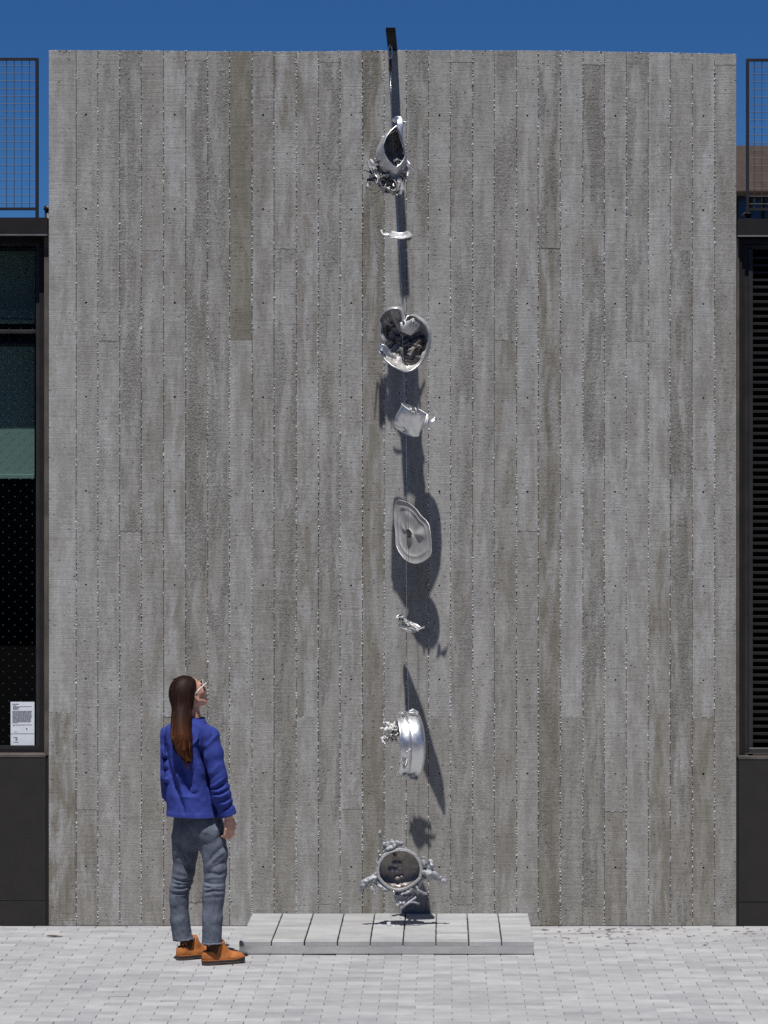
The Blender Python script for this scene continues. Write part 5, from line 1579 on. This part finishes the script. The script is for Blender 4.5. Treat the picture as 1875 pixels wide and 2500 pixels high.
nv_.v += (0.0016 * vnoise(X, Y, Z, 15) + 0.0016 * vnoise(X, Y, Z, 42)).astype(np.float32)
# back pocket patch
pk = [C7(580, 300), C7(800, 260), C7(790, 205), C7(585, 215)]
u = (X - C7(690, 0).x) / .052; w_ = (Z - C7(0, 265).z) / .045
nv_.v -= (0.0025 / (1 + np.exp((np.maximum(np.abs(u), np.abs(w_ + .35 * np.abs(u))) - 1) / .04)) * (Y < PY)).astype(np.float32)
for (leg, pa, nn) in (('r', TC(517, 2302.5, -.11), (.0, .04, -1)), ('l', TC(449, 2297, .102), (.10, -.02, -1))):
    nn = np.array(nn); nn = nn / np.linalg.norm(nn)
    pl_ = (X - pa[0]) * nn[0] + (Y - pa[1]) * nn[1] + (Z - pa[2]) * nn[2]
    xm = PP(482, 0, 0).x
    side = (X > xm) if leg == 'r' else (X <= xm)
    nv_.v = np.where(side & (Z < PP(0, 2270, 0).z), np.maximum(nv_.v, pl_), nv_.v).astype(np.float32)
    inner = np.sqrt((X - pa[0]) ** 2 + (Y - pa[1]) ** 2) - (.0475 if leg == 'r' else .0470)
    nv_.v = np.where(side & (Z < PP(0, 2282, 0).z), np.maximum(nv_.v, -(inner + 0 * Z)), nv_.v).astype(np.float32)
pchild(nv_.mesh("jeans", M['denim']))
for (pa, rad, nn) in ((TC(517, 2301.5, -.11), .0585, (.0, .04, -1)), (TC(449, 2293.5, .102), .0625, (.10, -.02, -1))):
    hm = []
    nn = Vector(nn).normalized(); e1 = nn.cross(Vector((0, 1, 0))).normalized(); e2 = nn.cross(e1)
    rr = random.Random(int(rad * 1e4))
    for k in range(41):
        a = 2 * math.pi * k / 40
        hm.append(Vector(pa) + (e1 * math.cos(a) + e2 * math.sin(a)) * (rad - .0005 + rr.gauss(0, .0008)) + nn * rr.gauss(-.001, .0012))
    o = MB().tube(hm, 0.0048, 7, False).build("jeans_hem", M['denim_hem'], None, True); pchild(o)

# ---- boots


def boot(heel_px, yaw, D, tab=True):
    e = empty("boot", (0, 0, 0)); pchild(e)
    hp = PP(*heel_px, D); o0 = np.array([hp.x, hp.y, 0.0012])
    fw = np.array([math.sin(yaw), math.cos(yaw), 0]); rt = np.array([math.cos(yaw), -math.sin(yaw), 0])
    P = lambda s, t, z: o0 + fw * s + rt * t + UZ * z
    hw = lambda s: float(np.interp(s, [0, .008, .03, .07, .11, .16, .20, .235, .258, .268, .271], [.006, .022, .034, .036, .035, .041, .044, .038, .026, .013, .003]))
    sh_ = lambda s: float(np.interp(s, [0, .1, .16, .24, .271], [0, 0, .004, .008, .004])) * -1
    S = [0, .003, .008, .018, .03, .05, .07, .09, .11, .135, .16, .185, .205, .222, .238, .25, .259, .266, .27, .271]
    mb = MB()

    def outline(g, z, zt=lambda s: 0):
        a = [P(s, sh_(s) + hw(s) + g, z + zt(s)) for s in S]; b = [P(s, sh_(s) - hw(s) - g, z + zt(s)) for s in reversed(S)]
        return a + b
    spring = lambda s: float(np.interp(s, [0, .19, .271], [0, 0, .011]))
    arch = lambda s: float(np.interp(s, [0, .088, .096, .13, .17, .271], [0, 0, .006, .006, 0, 0.006]))
    mb.loft([outline(-.004, .0, arch), outline(0, .002, arch), outline(.001, .020, spring), outline(.0035, .0225, spring), outline(.0035, .0265, spring), outline(-.003, .0275, spring)], True, True)
    o = mb.build("sole", M['sole'], e, False); smooth_by_angle(o, 40)
    wl_ = outline(.0022, .0282, spring); MB().tube(wl_ + [wl_[0]], .0022, 6, False).build("welt", M['suede'], e, True)
    lo = np.min([P(s, t, z) for s in (-.02, .3) for t in (-.06, .06) for z in (0, .2)], 0); hi = np.max([P(s, t, z) for s in (-.02, .3) for t in (-.06, .06) for z in (0, .2)], 0)
    uv = Vol(lo, hi, .0042); ax_ = (fw, rt, UZ)
    uv.ell(P(.045, 0, .045), ax_, (.046, .0345, .048)); uv.ell(P(.10, 0, .04), ax_, (.075, .036, .052), .02)
    uv.ell(P(.175, -.004, .036), ax_, (.085, .041, .036), .025); uv.ell(P(.222, -.006, .034), ax_, (.045, .038, .024), .02)
    uv.chain([P(.150, -.002, .060), P(.122, 0, .092), P(.108, 0, .135)], [.030, .030, .034], .022)
    uv.cap(P(.045, 0, .06), P(.050, 0, .078), .034, .036, .015)
    X, Y, Z = uv.grid()
    uv.v += (.0016 * vnoise(X, Y, Z, 45)).astype(np.float32)
    s_ = (X - o0[0]) * fw[0] + (Y - o0[1]) * fw[1]; 
    for (sc, zc, w0, am) in ((.165, .07, .006, .004), (.182, .062, .006, .003)):
        uv.v += (am * np.exp(-((s_ - sc + (Z - zc) * .4) / w0) ** 2) * (Z > .045)).astype(np.float32)
    zmin = o0[2] + .0265 + np.interp(s_.ravel(), [0, .19, .271], [0, 0, .011]).reshape(s_.shape)
    uv.v = np.maximum(uv.v, zmin - Z).astype(np.float32)
    top = o0[2] + np.interp(s_.ravel(), [0, .03, .062, .10, .125, .16], [.082, .084, .080, .112, .140, .16]).reshape(s_.shape)
    uv.v = np.maximum(uv.v, Z - top).astype(np.float32)
    uv.mesh("upper", M['suede'], None).parent = e
    ev = Vol(lo, hi, .0042)
    ev.chain([P(.062, 0, .05), P(.066, 0, .09), P(.070, 0, .125)], [.034, .037, .038])
    X, Y, Z = ev.grid(); ev.v = np.maximum(ev.v, o0[2] + .03 - Z).astype(np.float32)
    ev.mesh("elastic", M['elastic'], None).parent = e
    if tab:
      lpn = [P(.035 + .012 * math.cos(a), .036 + .002, .092 + .016 * math.sin(a)) for a in [math.pi * k / 8 for k in range(9)]]
      MB().tube(lpn, .003, 6).build("pull_tab", M['suede'], e, True)
    return e


boot((493, 2352), math.radians(67), -.12, False)
boot((431, 2345), math.radians(56), .065)

# ---- hair: a mass with strands laid over it
TAIL = [(446, 1710, -.100, .058), (443, 1742, -.135, .054), (441, 1775, -.166, .051), (441, 1800, -.186, .049), (446, 1825, -.194, .034), (452, 1843, -.196, .016), (456, 1854, -.196, .005)]
TP = [np.array(PP(*q[:3])) for q in TAIL]; TR = [q[3] for q in TAIL]
capc = H(-.020, 0, .026); capr = np.array([.094, .080, .094])


def hair_sdf(P):
    q = np.stack([(P - capc) @ a for a in (FH, RH, UH)], -1)
    k0 = np.linalg.norm(q / capr, axis=-1); k1 = np.linalg.norm(q / capr ** 2, axis=-1) + 1e-6
    d = k0 * (k0 - 1) / k1
    sk = None
    for i in range(len(TP) - 1):
        a, b = TP[i], TP[i + 1]; ba = b - a
        t = np.clip(((P - a) @ ba) / (ba @ ba), 0, 1)
        e = np.linalg.norm(P - a - t[..., None] * ba, axis=-1) - (TR[i] + t * (TR[i + 1] - TR[i]))
        sk = e if sk is None else np.minimum(sk, e)
    k = .045
    h = np.clip(.5 + .5 * (d - sk) / k, 0, 1)
    return d + (sk - d) * h - k * h * (1 - h)


hlo = np.array(PP(400, 1872, -.30)); hhi = np.array(PP(502, 1640, .10))
hv = Vol(hlo, hhi, .0048)
X, Y, Z = hv.grid()
P = np.stack(np.broadcast_arrays(X, Y, Z), -1).astype(np.float64)
hv.v = (hair_sdf(P) + .015 * np.clip((1.58 - P[..., 2]) / .15, 0, 1)).astype(np.float32)
qf_ = (P - HC) @ FH; qu = (P - HC) @ UH; qr = (P - HC) @ RH
ang = np.arctan2(X - TP[3][0], Y - TP[3][1])
lock = .006 * np.sin(9 * ang + 18 * Z + 2 * np.sin(25 * Z)) + .006 * vnoise(X, Y, Z * .22, 55)
hv.v += (lock * (0.35 + .65 * (Z < 1.58))).astype(np.float32)
line = np.interp(qu.ravel(), [-.12, -.045, -.005, .03, .06, .085], [-.066, -.056, -.030, .012, .046, .080]).reshape(qu.shape)   # hairline on the head
face = (qf_ - line)
hv.v = np.where(Z > 1.50, np.maximum(hv.v, face), hv.v).astype(np.float32)
pchild(hv.mesh("hair", M['hair_base']))

NS, ST_ = 4200, 62
rs = np.random.default_rng(4)
u = rs.normal(size=(NS * 6, 3)); u /= np.linalg.norm(u, axis=1)[:, None]
p = capc + np.stack([u @ np.eye(3)[:, i] for i in range(3)], 1)
loc = u * capr
p = capc + loc[:, :1] * FH + loc[:, 1:2] * RH + loc[:, 2:3] * UH
f_ = (p - HC) @ FH; uu = (p - HC) @ UH
ln = np.interp(uu, [-.12, -.045, -.005, .03, .06, .085], [-.066, -.056, -.030, .012, .046, .080])
ok = (f_ < ln + .004) & (uu > -.045)
p = p[ok][:NS]; N = len(p)
offs = .0012 + .0045 * rs.random(N) ** 2.2
life = np.clip(rs.normal(.80, .14, N), .35, 1.0); wav = rs.random(N) * 6.28; amp = rs.random(N) ** 2 * 0.5
strand = np.zeros((N, ST_, 3)); nor = np.zeros((N, ST_, 3))
step = .0098


def grad(P):
    e = .002; g = np.zeros_like(P)
    for i in range(3):
        dlt = np.zeros(3); dlt[i] = e
        g[:, i] = hair_sdf(P + dlt) - hair_sdf(P - dlt)
    return g / (np.linalg.norm(g, axis=1)[:, None] + 1e-9)


dirn = np.zeros((N, 3))
for s in range(ST_):
    g = grad(p); d = hair_sdf(p)
    p = p - g * (d - offs)[:, None]
    strand[:, s] = p; nor[:, s] = g
    onhead = np.clip((p[:, 2] - 1.56) / .06, 0, 1)[:, None]
    want = np.array([0, 0, -1.0]) * (1 - onhead * .25) + (-FH * .85) * onhead * np.clip(((p - HC) @ FH)[:, None] / .05 + .9, 0, 1)
    ctr = np.stack([np.interp(p[:, 2], [q[2] for q in TP[::-1]], [q[i] for q in TP[::-1]]) for i in range(3)], 1)
    low = np.clip((1.56 - p[:, 2]) / .2, 0, 1)[:, None]
    want = want + (ctr - p) * np.array([1, 1, 0]) * 1.5 * low
    sw = np.sin(s * .42 + wav)[:, None] * amp[:, None] * low
    want = want + np.cross(g, np.array([0, 0, 1.0])) * sw
    want = want - g * np.sum(want * g, 1)[:, None]
    want /= np.linalg.norm(want, axis=1)[:, None] + 1e-9
    dirn = want if s == 0 else .6 * dirn + .4 * want
    p = p + dirn * step
    offs = offs + low[:, 0] * .00012 * (rs.random(N) - .25)
# gather the strands into wavy locks towards the ends
NC = 46
lead = rs.choice(N, NC, replace=False)
ref = strand[:, 34]
near = np.argmin(((ref[:, None, :] - ref[lead][None]) ** 2).sum(-1), 1)
low_ = np.clip((1.52 - strand[..., 2]) / .22, 0, 1)[..., None]
gath = .85 * low_ * (0.35 + .65 * rs.random((N, 1, 1)))
strand = strand + (strand[lead][near] - strand) * gath
cph = rs.random(NC) * 6.28; camp = rs.uniform(.006, .020, NC); cout = rs.uniform(-.004, .016, NC); cfr = rs.uniform(.22, .40, NC)
sidev = np.cross(nor, np.array([0, 0, 1.0])); sidev /= np.linalg.norm(sidev, axis=-1, keepdims=True) + 1e-9
wave_ = np.sin(np.arange(ST_)[None] * cfr[near][:, None] + cph[near][:, None]) * camp[near][:, None]
strand = strand + sidev * (wave_[..., None] * low_) + nor * (cout[near][:, None, None] * low_)
strand[..., 0] += (low_[..., 0] ** 2) * rs.uniform(-.004, .010, NC)[near][:, None]
life = np.clip(life * rs.uniform(.74, 1.08, NC)[near], .3, 1.0)
vv, ff = [], []
for i in range(N):
    L = int(8 + (ST_ - 8) * life[i])
    zend = strand[i, :L, 2]
    tl = strand[i, :L]
    b0 = len(vv)
    for s in range(0, L):
        t = tl[min(s + 1, L - 1)] - tl[max(s - 1, 0)]
        sd = np.cross(t, nor[i, s]); sd /= np.linalg.norm(sd) + 1e-9
        w = .0015 * (1 - (s / (L - 1)) ** 3 * .8)
        vv.append(tuple(tl[s] - sd * w)); vv.append(tuple(tl[s] + sd * w))
    for s in range(L - 1):
        a = b0 + 2 * s; ff.append((a, a + 1, a + 3, a + 2))
o = mesh_obj("hair_strands", vv, ff, M['hair'], None, True); pchild(o); tag(o, kind="stuff")
# wavy locks over the length of the hair, ending at different heights
lkm = MB(); rr = random.Random(14)
zs_ = [q[2] for q in TP[::-1]]
ctr_ = lambda z: np.array([np.interp(z, zs_, [q[i] for q in TP[::-1]]) for i in range(2)])
rad_ = lambda z: float(np.interp(z, zs_, TR[::-1]))
for k in range(44):
    th = math.radians(rr.uniform(-175, -5)); z0 = rr.uniform(1.36, 1.56); z1 = rr.uniform(1.165, 1.30) if k % 4 else rr.uniform(1.30, 1.40)
    nS = 22; pts, rads = [], []
    w1, w2, a1 = rr.uniform(0, 6.28), rr.uniform(0, 6.28), rr.uniform(.003, .011)
    r0 = rr.uniform(.0045, .0085); out = rr.uniform(-.004, .005); drift = rr.uniform(-.012, .020)
    for s in range(nS):
        t = s / (nS - 1); z = z0 + (z1 - z0) * t
        cx_, cy_ = ctr_(z); r_ = max(rad_(z) + out * t - .002, .006)
        e = t * t
        pts.append((cx_ + r_ * math.cos(th + .25 * math.sin(3.1 * t + w2)) + a1 * math.sin(9 * t + w1) * (.25 + t) + drift * e, cy_ + r_ * math.sin(th) + .003 * math.sin(7 * t + w2), z))
        rads.append(max(r0 * min(1, t * 5 + .1) * (1 - .9 * t ** 3), .0006))
    lkm.tube(pts, rads, 7)
o = lkm.build("hair_locks", M['hair'], None, True); pchild(o); tag(o, kind="stuff")
# stray locks
mb = MB(); rr = random.Random(8)
for k in range(0):
    q0 = np.array(PP(rr.uniform(425, 472), rr.uniform(1770, 1845), -.20 - rr.random() * .03)); pts = [q0]
    dx = rr.gauss(0, .006)
    for s in range(9): pts.append(pts[-1] + np.array([dx + .004 * math.sin(s * .9 + k), -.001, -.009]))
    mb.tube(pts, [.0016 * (1 - s / 11) for s in range(10)], 4)
for k in range(3):
    pts = [np.array(PP(441 - 3 * k, 1656 + k, -.06)) + np.array([-.012 * s, 0, .006 * math.sin(s * 1.4 + k)]) for s in range(5)]
    mb.tube(pts, [.0012, .0012, .001, .0008, .0004], 4)
o = mb.build("stray_locks", M['hair'], None, True); pchild(o); tag(o, kind="stuff")

# ---- sunglasses
sg = empty("sunglasses", (0, 0, 0)); pchild(sg)
for s in (-1, 1):
    MB().tube([H(-.008, s * .082, .008), H(.03, s * .083, .018), (H(.098, s * .070, .020))], [.0038, .0042, .0048], 6).build("temple", M['white_plastic'], sg, True)
    rimp = [H(.104 - .0009 * abs(35 * math.cos(a)), s * (.037 + .034 * math.cos(a)), .008 + .027 * math.sin(a) + (.004 if math.sin(a) > 0 else 0)) for a in [2 * math.pi * k / 24 for k in range(25)]]
    MB().tube(rimp, .0015, 6, False).build("lens_rim", M['white_plastic'], sg, True)
    c_ = sum((Vector(q) for q in rimp[:-1]), Vector()) / 24 + Vector(FH) * .003
    MB().add([tuple(q) for q in rimp[:-1]] + [tuple(c_)], [(k, (k + 1) % 24, 24) for k in range(24)]).build("lens", M['lens'], sg, True)
MB().tube([H(.106, -.008, .018), H(.110, 0, .021), H(.106, .008, .018)], .003, 6).build("bridge", M['white_plastic'], sg, True)
